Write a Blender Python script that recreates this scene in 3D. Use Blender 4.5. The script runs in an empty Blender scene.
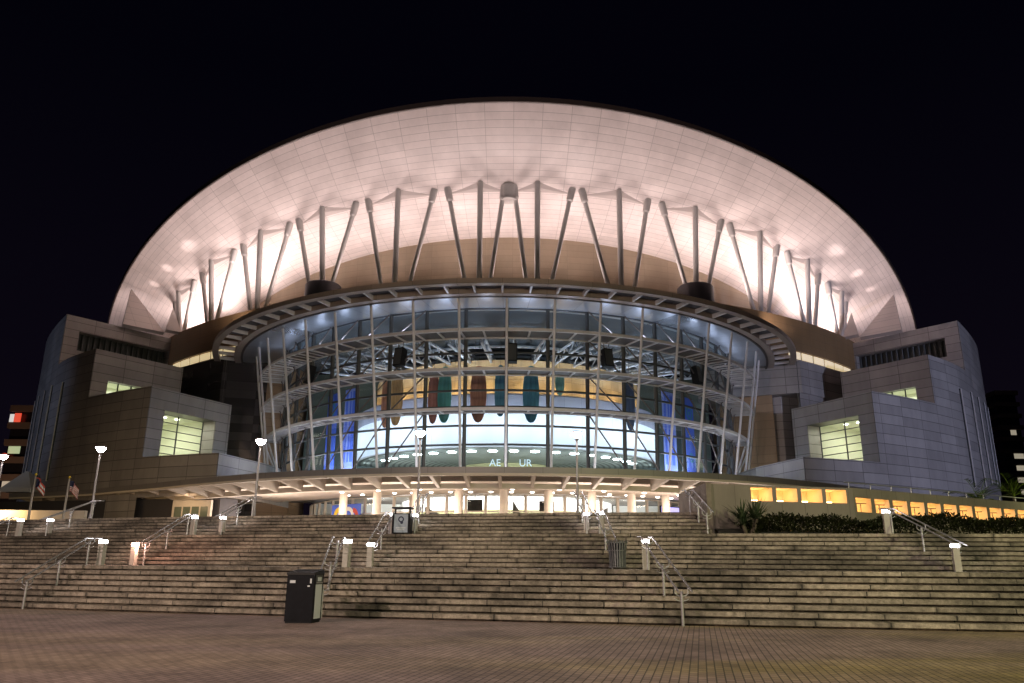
import bpy, bmesh, math, random
from mathutils import Vector, Matrix, Euler
R_ = math.radians
rnd = random.Random(7)
S = bpy.context.scene
COL = S.collection

# ------------------------------------------------------------------ helpers
class MB:
    """collects faces for ONE mesh object"""
    def __init__(s):
        s.v = []; s.f = []; s.uv = []; s.m = []; s.sm = []
    def face(s, pts, uv=None, m=0, smooth=False):
        b = len(s.v); s.v += [tuple(p) for p in pts]
        s.f.append(tuple(range(b, b + len(pts)))); s.m.append(m); s.sm.append(smooth)
        s.uv.append(uv if uv else [(0, 0)] * len(pts))
    def grid(s, rows, uvs=None, m=0, smooth=True, close=False):
        """rows: list of rows of points, shared verts"""
        b = len(s.v); n = len(rows[0])
        for r in rows: s.v += [tuple(p) for p in r]
        for i in range(len(rows) - 1):
            for j in range(n if close else n - 1):
                k = (j + 1) % n
                s.f.append((b + i*n + j, b + i*n + k, b + (i+1)*n + k, b + (i+1)*n + j))
                s.m.append(m); s.sm.append(smooth)
                s.uv.append([uvs[i][j], uvs[i][k], uvs[i+1][k], uvs[i+1][j]] if uvs else [(0, 0)]*4)
    def box(s, c, d, rz=0.0, m=0, mat=None):
        x, y, z = d[0]/2, d[1]/2, d[2]/2
        P = [Vector((a*x, b*y, e*z)) for a in (-1, 1) for b in (-1, 1) for e in (-1, 1)]
        M = mat if mat else Matrix.Translation(c) @ Matrix.Rotation(rz, 4, 'Z')
        P = [M @ p for p in P]
        for q, w, h in (((0, 4, 5, 1), d[0], d[2]), ((6, 2, 3, 7), d[0], d[2]), ((4, 6, 7, 5), d[1], d[2]), ((2, 0, 1, 3), d[1], d[2]), ((1, 5, 7, 3), d[0], d[1]), ((0, 2, 6, 4), d[1], d[0])):
            s.face([P[i] for i in q], [(0, 0), (w, 0), (w, h), (0, h)], m)
    def tube(s, p0, p1, r0, r1=None, n=10, m=0, caps=True):
        p0 = Vector(p0); p1 = Vector(p1); r1 = r0 if r1 is None else r1
        d = (p1 - p0).normalized(); a = d.orthogonal().normalized(); b = d.cross(a)
        rows = [[p + (a*math.cos(t) + b*math.sin(t))*r for t in [2*math.pi*i/n for i in range(n)]] for p, r in ((p0, r0), (p1, r1))]
        s.grid(rows, None, m, True, True)
        if caps:
            s.face(list(reversed(rows[0])), None, m); s.face(rows[1], None, m)
    def path(s, pts, r, n=8, m=0):
        pts = [Vector(p) for p in pts]; rows = []
        a = None
        for i, p in enumerate(pts):
            d = (pts[min(i+1, len(pts)-1)] - pts[max(i-1, 0)]).normalized()
            a = d.orthogonal().normalized() if a is None else (a - d*a.dot(d)).normalized()
            b = d.cross(a)
            rows.append([p + (a*math.cos(2*math.pi*k/n) + b*math.sin(2*math.pi*k/n))*r for k in range(n)])
        s.grid(rows, None, m, True, True)
        s.face(list(reversed(rows[0])), None, m); s.face(rows[-1], None, m)
    def lathe(s, prof, c=(0, 0, 0), n=20, m=0, smooth=True):
        rows = [[(c[0] + r*math.cos(2*math.pi*k/n), c[1] + r*math.sin(2*math.pi*k/n), c[2] + z) for k in range(n)] for r, z in prof]
        s.grid(rows, None, m, smooth, True)
    def wall(s, path, z0, z1, m=0, u0=0.0, smooth=False):
        u = u0
        for (a, b) in zip(path[:-1], path[1:]):
            L = math.hypot(b[0]-a[0], b[1]-a[1])
            s.face([(a[0], a[1], z0), (b[0], b[1], z0), (b[0], b[1], z1), (a[0], a[1], z1)], [(u, z0), (u+L, z0), (u+L, z1), (u, z1)], m, smooth)
            u += L
        return u
    def prism(s, poly, z0, z1, m=0, top=True, bottom=True):
        s.wall(list(poly) + [poly[0]], z0, z1, m)
        if top: s.face([(p[0], p[1], z1) for p in poly], [(p[0], p[1]) for p in poly], m)
        if bottom: s.face([(p[0], p[1], z0) for p in reversed(poly)], [(p[0], p[1]) for p in reversed(poly)], m)
    def ring(s, cx, cy, r0, r1, z0, z1, f0, f1, n=60, m=0, z0i=None, z1i=None):
        """ring beam of rectangular section; r0 inner, r1 outer; angles in degrees from the front"""
        z0i = z0 if z0i is None else z0i; z1i = z1 if z1i is None else z1i
        rows = []; uvs = []
        sec = [(r1, z0), (r1, z1), (r0, z1i), (r0, z0i), (r1, z0)]
        acc = [0]
        for a, b in zip(sec[:-1], sec[1:]): acc.append(acc[-1] + math.hypot(a[0]-b[0], a[1]-b[1]))
        for (r, z), w in zip(sec, acc):
            rows.append([P_(cx, cy, r, f0 + (f1-f0)*i/n, z) for i in range(n+1)])
            uvs.append([(R_(f0 + (f1-f0)*i/n)*r1, w) for i in range(n+1)])
        for i in range(4): s.grid(rows[i:i+2], uvs[i:i+2], m, False)
        for f in (f0, f1):
            s.face([P_(cx, cy, r, f, z) for r, z in sec[:4]], None, m)
    def build(s, name, mats, parent=None, loc=None):
        me = bpy.data.meshes.new(name)
        me.from_pydata(s.v, [], s.f)
        ul = me.uv_layers.new(name='UVMap')
        k = 0
        flat = []
        for u in s.uv:
            for q in u: flat += [q[0], q[1]]
        ul.data.foreach_set('uv', flat)
        me.polygons.foreach_set('material_index', s.m)
        me.polygons.foreach_set('use_smooth', s.sm)
        for mt in (mats if isinstance(mats, (list, tuple)) else [mats]): me.materials.append(mt)
        bm = bmesh.new(); bm.from_mesh(me)
        bmesh.ops.recalc_face_normals(bm, faces=bm.faces)
        bm.to_mesh(me); bm.free()
        me.update()
        o = bpy.data.objects.new(name, me); COL.objects.link(o)
        if parent is not None: adopt(o, parent)
        if loc is not None: o.location = loc
        return o

def P_(cx, cy, r, f, z):
    return (cx + r*math.sin(R_(f)), cy - r*math.cos(R_(f)), z)
WORLDLOC = {}
def adopt(o, parent):
    o.parent = parent
    o.matrix_parent_inverse = Matrix.Translation(-Vector(WORLDLOC.get(parent.name, (0, 0, 0))))
def tag(o, label=None, cat=None, group=None, kind=None):
    if label: o['label'] = label
    if cat: o['category'] = cat
    if group: o['group'] = group
    if kind: o['kind'] = kind
    return o
def empty(name, loc=(0, 0, 0), rz=0.0, world_children=False):
    e = bpy.data.objects.new(name, None); COL.objects.link(e)
    e.location = loc; e.rotation_euler = (0, 0, rz); e.empty_display_size = .3
    if world_children: WORLDLOC[e.name] = tuple(loc)
    return e
def copy_tree(o, parent=None):
    c = o.copy(); COL.objects.link(c)
    if parent is not None: c.parent = parent
    for ch in list(o.children): copy_tree(ch, c)
    return c
def bevel(o, w=.01, seg=2):
    md = o.modifiers.new('edge', 'BEVEL'); md.width = w; md.segments = seg; md.limit_method = 'ANGLE'
    return o

# ------------------------------------------------------------------ materials
def mat(name, base, rough=.6, metal=0.0, var=0.0, vscale=1.0, emit=None, estr=0.0, spec=.5, bump=0.0, bscale=30.0):
    m = bpy.data.materials.new(name); m.use_nodes = True
    nt = m.node_tree; b = nt.nodes['Principled BSDF']
    b.inputs['Base Color'].default_value = (*base, 1); b.inputs['Roughness'].default_value = rough
    b.inputs['Metallic'].default_value = metal; b.inputs['Specular IOR Level'].default_value = spec
    if var or bump:
        tc = nt.nodes.new('ShaderNodeTexCoord')
    if var:
        n = nt.nodes.new('ShaderNodeTexNoise'); n.inputs['Scale'].default_value = vscale; n.inputs['Detail'].default_value = 6; n.inputs['Roughness'].default_value = .65
        r = nt.nodes.new('ShaderNodeMapRange'); r.inputs[1].default_value = .3; r.inputs[2].default_value = .7; r.inputs[3].default_value = 1-var; r.inputs[4].default_value = 1+var
        x = nt.nodes.new('ShaderNodeMix'); x.data_type = 'RGBA'; x.blend_type = 'MULTIPLY'; x.inputs[0].default_value = 1; x.inputs[6].default_value = (*base, 1)
        nt.links.new(tc.outputs['Object'], n.inputs['Vector']); nt.links.new(n.outputs[0], r.inputs[0]); nt.links.new(r.outputs[0], x.inputs[7]); nt.links.new(x.outputs[2], b.inputs['Base Color'])
    if bump:
        n2 = nt.nodes.new('ShaderNodeTexNoise'); n2.inputs['Scale'].default_value = bscale; n2.inputs['Detail'].default_value = 4
        bp = nt.nodes.new('ShaderNodeBump'); bp.inputs['Strength'].default_value = bump; bp.inputs['Distance'].default_value = .02
        nt.links.new(tc.outputs['Object'], n2.inputs['Vector']); nt.links.new(n2.outputs[0], bp.inputs['Height']); nt.links.new(bp.outputs[0], b.inputs['Normal'])
    if emit:
        b.inputs['Emission Color'].default_value = (*emit, 1); b.inputs['Emission Strength'].default_value = estr
    return m

def panel_mat(name, base, w, h, gap=.03, dark=.35, rough=.5, metal=0.0, tint=.06, dirt=.12, gapv=None, bump=.25):
    """cladding panels laid out in UV metres, each panel a shade of its own, thin dark joints, faint dirt"""
    m = bpy.data.materials.new(name); m.use_nodes = True
    nt = m.node_tree; N = nt.nodes.new; L = nt.links.new; b = nt.nodes['Principled BSDF']
    b.inputs['Metallic'].default_value = metal
    uv = N('ShaderNodeUVMap'); sx = N('ShaderNodeSeparateXYZ'); L(uv.outputs[0], sx.inputs[0])
    def math_(op, a, bb=None):
        n = N('ShaderNodeMath'); n.operation = op
        for i, q in enumerate((a, bb)):
            if q is None: continue
            if isinstance(q, (int, float)): n.inputs[i].default_value = q
            else: L(q, n.inputs[i])
        return n.outputs[0]
    u = math_('DIVIDE', sx.outputs[0], w); v = math_('DIVIDE', sx.outputs[1], h)
    fu = math_('FRACT', u); fv = math_('FRACT', v)
    ju = math_('LESS_THAN', fu, gap/w); jv = math_('LESS_THAN', fv, (gapv or gap)/h)
    j = math_('MAXIMUM', ju, jv)
    cu = math_('FLOOR', u); cv = math_('FLOOR', v)
    cb = N('ShaderNodeCombineXYZ'); L(cu, cb.inputs[0]); L(cv, cb.inputs[1])
    wn = N('ShaderNodeTexWhiteNoise'); wn.noise_dimensions = '2D'; L(cb.outputs[0], wn.inputs['Vector'])
    sh = N('ShaderNodeMapRange'); sh.inputs[3].default_value = 1-tint; sh.inputs[4].default_value = 1+tint; L(wn.outputs[0], sh.inputs[0])
    tc = N('ShaderNodeTexCoord'); no = N('ShaderNodeTexNoise'); no.inputs['Scale'].default_value = .35; no.inputs['Detail'].default_value = 8; no.inputs['Roughness'].default_value = .7
    mp = N('ShaderNodeMapping'); mp.inputs['Scale'].default_value = (1, 1, .35); L(tc.outputs['Object'], mp.inputs[0]); L(mp.outputs[0], no.inputs['Vector'])
    dr = N('ShaderNodeMapRange'); dr.inputs[1].default_value = .35; dr.inputs[2].default_value = .65; dr.inputs[3].default_value = 1-dirt; dr.inputs[4].default_value = 1+dirt*.4; L(no.outputs[0], dr.inputs[0])
    k = math_('MULTIPLY', sh.outputs[0], dr.outputs[0])
    x = N('ShaderNodeMix'); x.data_type = 'RGBA'; x.blend_type = 'MULTIPLY'; x.inputs[0].default_value = 1; x.inputs[6].default_value = (*base, 1); L(k, x.inputs[7])
    y = N('ShaderNodeMix'); y.data_type = 'RGBA'; L(j, y.inputs[0]); L(x.outputs[2], y.inputs[6]); y.inputs[7].default_value = (*[c*dark for c in base], 1)
    L(y.outputs[2], b.inputs['Base Color'])
    rr = N('ShaderNodeMapRange'); rr.inputs[3].default_value = rough-.06; rr.inputs[4].default_value = rough+.08; L(wn.outputs[0], rr.inputs[0]); L(rr.outputs[0], b.inputs['Roughness'])
    bp = N('ShaderNodeBump'); bp.inputs['Strength'].default_value = bump; bp.inputs['Distance'].default_value = .03; bp.invert = True; L(j, bp.inputs['Height']); L(bp.outputs[0], b.inputs['Normal'])
    return m

def glass_mat(name, tint=(.8, .86, .85), gloss=.12):
    m = bpy.data.materials.new(name); m.use_nodes = True
    nt = m.node_tree; nt.nodes.remove(nt.nodes['Principled BSDF']); o = nt.nodes['Material Output']
    t = nt.nodes.new('ShaderNodeBsdfTransparent'); t.inputs[0].default_value = (*tint, 1)
    g = nt.nodes.new('ShaderNodeBsdfGlossy'); g.inputs['Roughness'].default_value = .03
    fr = nt.nodes.new('ShaderNodeFresnel'); fr.inputs[0].default_value = 1.5
    mr = nt.nodes.new('ShaderNodeMapRange'); mr.inputs[3].default_value = .02; mr.inputs[4].default_value = .14
    mx = nt.nodes.new('ShaderNodeMixShader')
    nt.links.new(fr.outputs[0], mr.inputs[0]); nt.links.new(mr.outputs[0], mx.inputs[0]); nt.links.new(t.outputs[0], mx.inputs[1]); nt.links.new(g.outputs[0], mx.inputs[2]); nt.links.new(mx.outputs[0], o.inputs[0])
    return m
def lamp_mat(name, col, strength):
    m = bpy.data.materials.new(name); m.use_nodes = True
    b = m.node_tree.nodes['Principled BSDF']; b.inputs['Base Color'].default_value = (.8, .8, .8, 1)
    b.inputs['Emission Color'].default_value = (*col, 1); b.inputs['Emission Strength'].default_value = strength
    return m

def stone_mat():
    m = bpy.data.materials.new('step_stone'); m.use_nodes = True
    nt = m.node_tree; N = nt.nodes.new; L = nt.links.new; b = nt.nodes['Principled BSDF']; b.inputs['Roughness'].default_value = .8
    uv = N('ShaderNodeUVMap'); sx = N('ShaderNodeSeparateXYZ'); L(uv.outputs[0], sx.inputs[0])
    def M(op, a, bb=None):
        n = N('ShaderNodeMath'); n.operation = op
        for i, q in enumerate((a, bb)):
            if q is None: continue
            if isinstance(q, (int, float)): n.inputs[i].default_value = q
            else: L(q, n.inputs[i])
        return n.outputs[0]
    row = M('FLOOR', sx.outputs[1])
    w1 = N('ShaderNodeTexWhiteNoise'); w1.noise_dimensions = '1D'; L(row, w1.inputs['W'])
    u = M('ADD', M('DIVIDE', sx.outputs[0], 1.55), M('MULTIPLY', w1.outputs[0], 7.0))
    # uneven block lengths
    n1 = N('ShaderNodeTexNoise'); n1.noise_dimensions = '1D'; n1.inputs['Scale'].default_value = .9; L(u, n1.inputs['W'])
    u2 = M('ADD', u, M('MULTIPLY', n1.outputs[0], .5))
    fj = M('LESS_THAN', M('FRACT', u2), .016)
    cb = N('ShaderNodeCombineXYZ'); L(M('FLOOR', u2), cb.inputs[0]); L(row, cb.inputs[1])
    w2 = N('ShaderNodeTexWhiteNoise'); w2.noise_dimensions = '2D'; L(cb.outputs[0], w2.inputs['Vector'])
    tc = N('ShaderNodeTexCoord')
    no = N('ShaderNodeTexNoise'); no.inputs['Scale'].default_value = .33; no.inputs['Detail'].default_value = 9; no.inputs['Roughness'].default_value = .68; L(tc.outputs['Object'], no.inputs['Vector'])
    n3 = N('ShaderNodeTexNoise'); n3.inputs['Scale'].default_value = 7; n3.inputs['Detail'].default_value = 6; n3.inputs['Roughness'].default_value = .75; L(tc.outputs['Object'], n3.inputs['Vector'])
    ra = N('ShaderNodeMapRange'); ra.inputs[1].default_value = .40; ra.inputs[2].default_value = .57; ra.inputs[3].default_value = .34; ra.inputs[4].default_value = 1.0; L(no.outputs[0], ra.inputs[0])
    rb = N('ShaderNodeMapRange'); rb.inputs[1].default_value = .3; rb.inputs[2].default_value = .62; rb.inputs[3].default_value = .35; rb.inputs[4].default_value = 1.18; L(n3.outputs[0], rb.inputs[0])
    rc = N('ShaderNodeMapRange'); rc.inputs[3].default_value = .72; rc.inputs[4].default_value = 1.1; L(w2.outputs[0], rc.inputs[0])
    k = M('MULTIPLY', M('MULTIPLY', ra.outputs[0], rb.outputs[0]), rc.outputs[0])
    jd = M('ABSOLUTE', M('SUBTRACT', M('FRACT', M('ADD', u2, .492)), .5))
    rj = N('ShaderNodeMapRange'); rj.inputs[1].default_value = .0; rj.inputs[2].default_value = .075; rj.inputs[3].default_value = 1.0; rj.inputs[4].default_value = 0.0; L(jd, rj.inputs[0])
    n4 = N('ShaderNodeTexNoise'); n4.inputs['Scale'].default_value = 1.9; n4.inputs['Detail'].default_value = 5; L(tc.outputs['Object'], n4.inputs['Vector'])
    r4 = N('ShaderNodeMapRange'); r4.inputs[1].default_value = .42; r4.inputs[2].default_value = .62; r4.inputs[4].default_value = .75; L(n4.outputs[0], r4.inputs[0])
    k = M('MULTIPLY', k, M('SUBTRACT', 1.0, M('MULTIPLY', rj.outputs[0], r4.outputs[0])))
    x = N('ShaderNodeMix'); x.data_type = 'RGBA'; x.blend_type = 'MULTIPLY'; x.inputs[0].default_value = 1; x.inputs[6].default_value = (.45, .38, .315, 1); L(k, x.inputs[7])
    # dirt running down at the joints
    y = N('ShaderNodeMix'); y.data_type = 'RGBA'; L(fj, y.inputs[0]); L(x.outputs[2], y.inputs[6]); y.inputs[7].default_value = (.03, .027, .024, 1)
    L(y.outputs[2], b.inputs['Base Color'])
    bp = N('ShaderNodeBump'); bp.inputs['Strength'].default_value = .5; bp.inputs['Distance'].default_value = .02; L(n3.outputs[0], bp.inputs['Height']); L(bp.outputs[0], b.inputs['Normal'])
    return m

def paver_mat():
    m = bpy.data.materials.new('brick_pavers'); m.use_nodes = True
    nt = m.node_tree; N = nt.nodes.new; L = nt.links.new; b = nt.nodes['Principled BSDF']; b.inputs['Roughness'].default_value = .75
    tc = N('ShaderNodeTexCoord'); mp = N('ShaderNodeMapping'); mp.inputs['Rotation'].default_value = (0, 0, R_(13.2+90)); L(tc.outputs['Object'], mp.inputs[0])
    br = N('ShaderNodeTexBrick'); br.offset = .5; br.inputs['Scale'].default_value = 1; br.inputs['Brick Width'].default_value = .22; br.inputs['Row Height'].default_value = .115
    br.inputs['Mortar Size'].default_value = .010; br.inputs['Mortar Smooth'].default_value = .3; br.inputs['Bias'].default_value = 0
    br.inputs['Color1'].default_value = (.46, .33, .30, 1); br.inputs['Color2'].default_value = (.34, .245, .225, 1); br.inputs['Mortar'].default_value = (.10, .08, .07, 1)
    L(mp.outputs[0], br.inputs['Vector'])
    # broad bands of paler, yellow-green pavers crossing the plaza on the skew, and dark damp stains
    m2 = N('ShaderNodeMapping'); m2.inputs['Rotation'].default_value = (0, 0, R_(-38)); m2.inputs['Scale'].default_value = (.045, .22, 1); L(tc.outputs['Object'], m2.inputs[0])
    no = N('ShaderNodeTexNoise'); no.inputs['Scale'].default_value = 1; no.inputs['Detail'].default_value = 5; L(m2.outputs[0], no.inputs['Vector'])
    r1 = N('ShaderNodeMapRange'); r1.inputs[1].default_value = .44; r1.inputs[2].default_value = .56; r1.inputs[4].default_value = .9; L(no.outputs[0], r1.inputs[0])
    x = N('ShaderNodeMix'); x.data_type = 'RGBA'; sx = N('ShaderNodeSeparateXYZ'); L(tc.outputs['Object'], sx.inputs[0]); rx = N('ShaderNodeMapRange'); rx.inputs[1].default_value = -1.5; rx.inputs[2].default_value = 3.5; rx.inputs[3].default_value = .25; L(sx.outputs[0], rx.inputs[0]); mm = N('ShaderNodeMath'); mm.operation = 'MULTIPLY'; L(r1.outputs[0], mm.inputs[0]); L(rx.outputs[0], mm.inputs[1]); L(mm.outputs[0], x.inputs[0]); L(br.outputs[0], x.inputs[6])
    g = N('ShaderNodeMix'); g.data_type = 'RGBA'; g.blend_type = 'MULTIPLY'; g.inputs[0].default_value = 1; L(br.outputs[0], g.inputs[6]); g.inputs[7].default_value = (1.2, 1.3, .52, 1); L(g.outputs[2], x.inputs[7])
    n3 = N('ShaderNodeTexNoise'); n3.inputs['Scale'].default_value = .5; n3.inputs['Detail'].default_value = 9; n3.inputs['Roughness'].default_value = .7; L(tc.outputs['Object'], n3.inputs['Vector'])
    r3 = N('ShaderNodeMapRange'); r3.inputs[1].default_value = .34; r3.inputs[2].default_value = .6; r3.inputs[3].default_value = .5; r3.inputs[4].default_value = 1.1; L(n3.outputs[0], r3.inputs[0])
    y = N('ShaderNodeMix'); y.data_type = 'RGBA'; y.blend_type = 'MULTIPLY'; y.inputs[0].default_value = 1; L(x.outputs[2], y.inputs[6]); L(r3.outputs[0], y.inputs[7]); L(y.outputs[2], b.inputs['Base Color'])
    bp = N('ShaderNodeBump'); bp.inputs['Strength'].default_value = .6; bp.inputs['Distance'].default_value = .01; bp.invert = True; L(br.outputs['Fac'], bp.inputs['Height']); L(bp.outputs[0], b.inputs['Normal'])
    return m

def leaf_mat(name, a, bcol):
    m = bpy.data.materials.new(name); m.use_nodes = True
    nt = m.node_tree; N = nt.nodes.new; L = nt.links.new; b = nt.nodes['Principled BSDF']; b.inputs['Roughness'].default_value = .6; b.inputs['Specular IOR Level'].default_value = .15
    g = N('ShaderNodeNewGeometry'); x = N('ShaderNodeMix'); x.data_type = 'RGBA'; L(g.outputs['Random Per Island'], x.inputs[0]); x.inputs[6].default_value = (*a, 1); x.inputs[7].default_value = (*bcol, 1); L(x.outputs[2], b.inputs['Base Color'])
    return m

M = {}
M['stone'] = stone_mat(); M['pavers'] = paver_mat()
M['upper'] = mat('upper_paving', (.24, .19, .16), .75, var=.25, vscale=.6)
M['ground'] = mat('far_ground', (.05, .05, .045), .9, var=.3, vscale=.05)
M['shell'] = panel_mat('shell_panels', (.74, .655, .63), 4.0, 1.0, .05, .5, .42, 0, .05, .12, gapv=.05, bump=.15)
M['rim'] = mat('rim_metal', (.06, .045, .04), .5)
M['finp'] = panel_mat('fin_panels', (.70, .61, .58), 3.0, 1.2, .05, .6, .5, 0, .03, .05)
M['drumL'] = panel_mat('inner_drum_cladding', (.50, .395, .29), 3.4, .8, .03, .72, .5, 0, .05, .1)
M['drumD'] = panel_mat('outer_drum_cladding', (.25, .155, .075), 3.4, 1.05, .03, .6, .5, 0, .05, .12)
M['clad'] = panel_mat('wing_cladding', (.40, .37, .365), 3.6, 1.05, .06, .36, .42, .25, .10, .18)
M['clad_shade'] = panel_mat('shaded_cladding', (.06, .055, .06), 3.6, 1.05, .045, .42, .28, .4, .06, .1)  # cladding with the shade on the left link block put into its colour
M['pyl'] = panel_mat('pylon_cladding', (.42, .27, .16), 2.4, 1.05, .04, .5, .5, 0, .05, .1)
M['steel'] = mat('pale_painted_steel', (.68, .64, .64), .42, .1, var=.08, vscale=1.2)
M['column'] = mat('column_steel', (.52, .49, .475), .4, .1, var=.07, vscale=.8)
M['brimst'] = panel_mat('brim_steel', (.40, .32, .27), 4.1, 9, .05, .6, .45, .2, .05, .1)
M['brimdk'] = mat('brim_deck', (.07, .065, .075), .5, .3)
M['soffit'] = panel_mat('metal_soffit', (.40, .42, .46), 2.65, 40, .05, .55, .32, .65, .07, .08)
M['mull'] = mat('mullion_dark', (.095, .10, .105), .45, .4)
M['walk'] = mat('walkway_grating', (.16, .135, .125), .6, .2, var=.15, vscale=2)
M['cream'] = mat('cream_render', (.70, .62, .54), .6, var=.05, vscale=1.0)
M['fascia'] = panel_mat('fascia_metal', (.30, .28, .28), 3.0, 9, .03, .5, .45, .3, .05, .08)
M['glass'] = glass_mat('facade_glass')
M['glass2'] = glass_mat('window_glass', (.9, .93, .88))
M['white'] = mat('interior_white', (.80, .82, .85), .7)
M['offw'] = panel_mat('interior_panels', (.78, .80, .84), 4.2, 6, .05, .75, .7, 0, .03, .02)
M['olive'] = mat('olive_wall', (.33, .33, .18), .8, var=.15, vscale=.4)
M['tealw'] = mat('teal_grey_wall', (.13, .17, .165), .7, var=.2, vscale=.3)
M['lav'] = panel_mat('parapet_panels', (.36, .35, .42), 2.1, 3, .04, .6, .55, .1, .08, .06)
M['warmw'] = panel_mat('timber_wall', (.62, .44, .25), 1.5, 1.1, .05, .6, .6, 0, .12, .06)
M['ceil'] = panel_mat('slatted_ceiling', (.26, .30, .28), 9, .7, .28, .35, .6, 0, .1, .1)
M['ceilD'] = mat('dark_ceiling', (.10, .115, .14), .8)
M['truss'] = mat('roof_truss', (.42, .45, .52), .5)
M['black'] = mat('black_plastic', (.010, .010, .012), .55, spec=.25)
M['blackp'] = mat('black_powder_coat', (.006, .0065, .010), .5, var=.3, vscale=5, spec=.15)
M['blue'] = mat('blue_print', (.08, .16, .75), .6)
M['bluel'] = mat('pale_blue_print', (.25, .33, .82), .6)
M['bluet'] = mat('teal_print', (.05, .28, .42), .6)
M['red'] = mat('red_print', (.62, .08, .05), .6)
M['yellow'] = mat('yellow_print', (.85, .60, .06), .6)
M['whitep'] = mat('white_print', (.85, .85, .85), .6)
M['navy'] = mat('navy_print', (.015, .02, .07), .6)
M['conc'] = panel_mat('wall_concrete', (.26, .225, .20), 1.03, 8, .02, .5, .8, 0, .05, .22)
M['conc2'] = mat('planter_concrete', (.25, .21, .18), .85, var=.3, vscale=1.5)
M['niche'] = mat('niche_plaster', (.86, .73, .52), .8)
M['galv'] = mat('galvanised_rail', (.46, .45, .48), .38, .55, var=.12, vscale=5)
M['bollard'] = mat('bollard_coat', (.50, .46, .43), .5, var=.1, vscale=6)
M['slat'] = mat('grey_slats', (.20, .205, .22), .45, .4)
M['pole'] = mat('lamp_pole', (.35, .33, .34), .45, .4)
M['bark'] = mat('palm_bark', (.10, .08, .06), .9, var=.3, vscale=6)
M['leafd'] = leaf_mat('hedge_leaf', (.010, .014, .005), (.030, .034, .011))
M['leafy'] = leaf_mat('yucca_leaf', (.03, .05, .025), (.08, .11, .05))
M['leafp'] = leaf_mat('palm_leaf', (.07, .12, .015), (.16, .24, .03))
M['highr'] = mat('highrise_concrete', (.22, .17, .14), .8, var=.15, vscale=.05)
M['highd'] = mat('highrise_glass', (.02, .02, .025), .25)
M['tent'] = mat('tent_canvas', (.45, .43, .42), .8)
M['skin'] = mat('poster_backing', (.62, .64, .70), .5)

# lamps (only things that give off light emit)
M['E_bol'] = lamp_mat('bollard_lens', (1, .96, .95), 36)
M['E_bolr'] = lamp_mat('bollard_lens_pink', (1, .50, .34), 90)
M['E_street'] = lamp_mat('street_lens', (1, .88, .85), 210)
M['E_down'] = lamp_mat('downlight_lens', (1, .93, .82), 10)
M['E_cool'] = lamp_mat('cool_downlight_lens', (.80, .92, 1), 30)
M['E_room'] = lamp_mat('room_downlight', (1, 1, .9), 14)
M['E_niche'] = lamp_mat('niche_strip', (1, .57, .24), 15)
M['E_strip'] = lamp_mat('lit_strip_window', (1, .78, .42), .6)
M['E_win'] = lamp_mat('lit_room_window', (1, .88, .66), .3)
M['E_wing'] = lamp_mat('green_room_window', (.75, 1, .55), .4)
M['E_winr'] = lamp_mat('red_sign', (1, .07, .03), .7)
M['E_winw'] = lamp_mat('white_sign', (1, .98, .95), .6)
M['E_text'] = lamp_mat('lit_letters', (.6, .8, 1), 1.0)
M['E_bal'] = lamp_mat('lit_balcony', (1, .62, .35), .06)
M['E_screen'] = lamp_mat('lit_screen', (.45, .68, 1), 1.3)

def light(kind, loc, power, col=(1, 1, 1), target=None, angle=60, blend=.6, size=.3, name='lamp', sizey=None):
    d = bpy.data.lights.new(name, kind); d.energy = power; d.color = col
    if kind == 'SPOT': d.spot_size = R_(angle); d.spot_blend = blend; d.shadow_soft_size = size
    elif kind == 'AREA':
        d.shape = 'RECTANGLE' if sizey else 'SQUARE'; d.size = size
        if sizey: d.size_y = sizey
    else: d.shadow_soft_size = size
    o = bpy.data.objects.new(name, d); COL.objects.link(o); o.location = loc
    if target is not None:
        o.rotation_euler = (Vector(target) - Vector(loc)).to_track_quat('-Z', 'Y').to_euler()
    return o

# ------------------------------------------------------------------ camera, world
cd = bpy.data.cameras.new('camera'); cam = bpy.data.objects.new('camera', cd); COL.objects.link(cam)
cd.sensor_width = 36; cd.lens = 780/1024*36; cd.clip_end = 4000; cd.clip_start = .1
cam.matrix_world = Matrix.Translation((0, 0, 1.38)) @ Matrix.Rotation(R_(106.0), 4, 'X') @ Matrix.Rotation(R_(.41), 4, 'Z')
S.camera = cam
w = bpy.data.worlds.new('World'); S.world = w; w.use_nodes = True
nt = w.node_tree; bg = nt.nodes['Background']
tc = nt.nodes.new('ShaderNodeTexCoord'); sp = nt.nodes.new('ShaderNodeSeparateXYZ'); cr = nt.nodes.new('ShaderNodeValToRGB')
cr.color_ramp.elements[0].position = .0; cr.color_ramp.elements[0].color = (.0042, .0028, .0062, 1)
cr.color_ramp.elements[1].position = .55; cr.color_ramp.elements[1].color = (.0008, .0007, .0025, 1)
nt.links.new(tc.outputs['Generated'], sp.inputs[0]); nt.links.new(sp.outputs[2], cr.inputs[0]); nt.links.new(cr.outputs[0], bg.inputs[0]); bg.inputs[1].default_value = 1.0
S.view_settings.view_transform = 'Standard'; S.view_settings.look = 'None'; S.view_settings.exposure = 0; S.view_settings.gamma = 1
S.cycles.use_denoising = True
S.cycles.max_bounces = 6; S.cycles.transparent_max_bounces = 16
S.cycles.sample_clamp_indirect = 6.0

# ------------------------------------------------------------------ the setting
def stair_y(a, x):
    return a - .2345*x + .0034*x*x
mb = MB(); mb.face([(-2500, -2500, -.02), (2500, -2500, -.02), (2500, 2500, -.02), (-2500, 2500, -.02)])
tag(mb.build('ground', M['ground']), kind='structure')
mb = MB(); mb.face([(-70, -60, 0), (70, -60, 0), (70, 30, 0), (40, 34, 0), (-70, 60, 0)])
tag(mb.build('plaza', M['pavers']), kind='structure')

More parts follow.
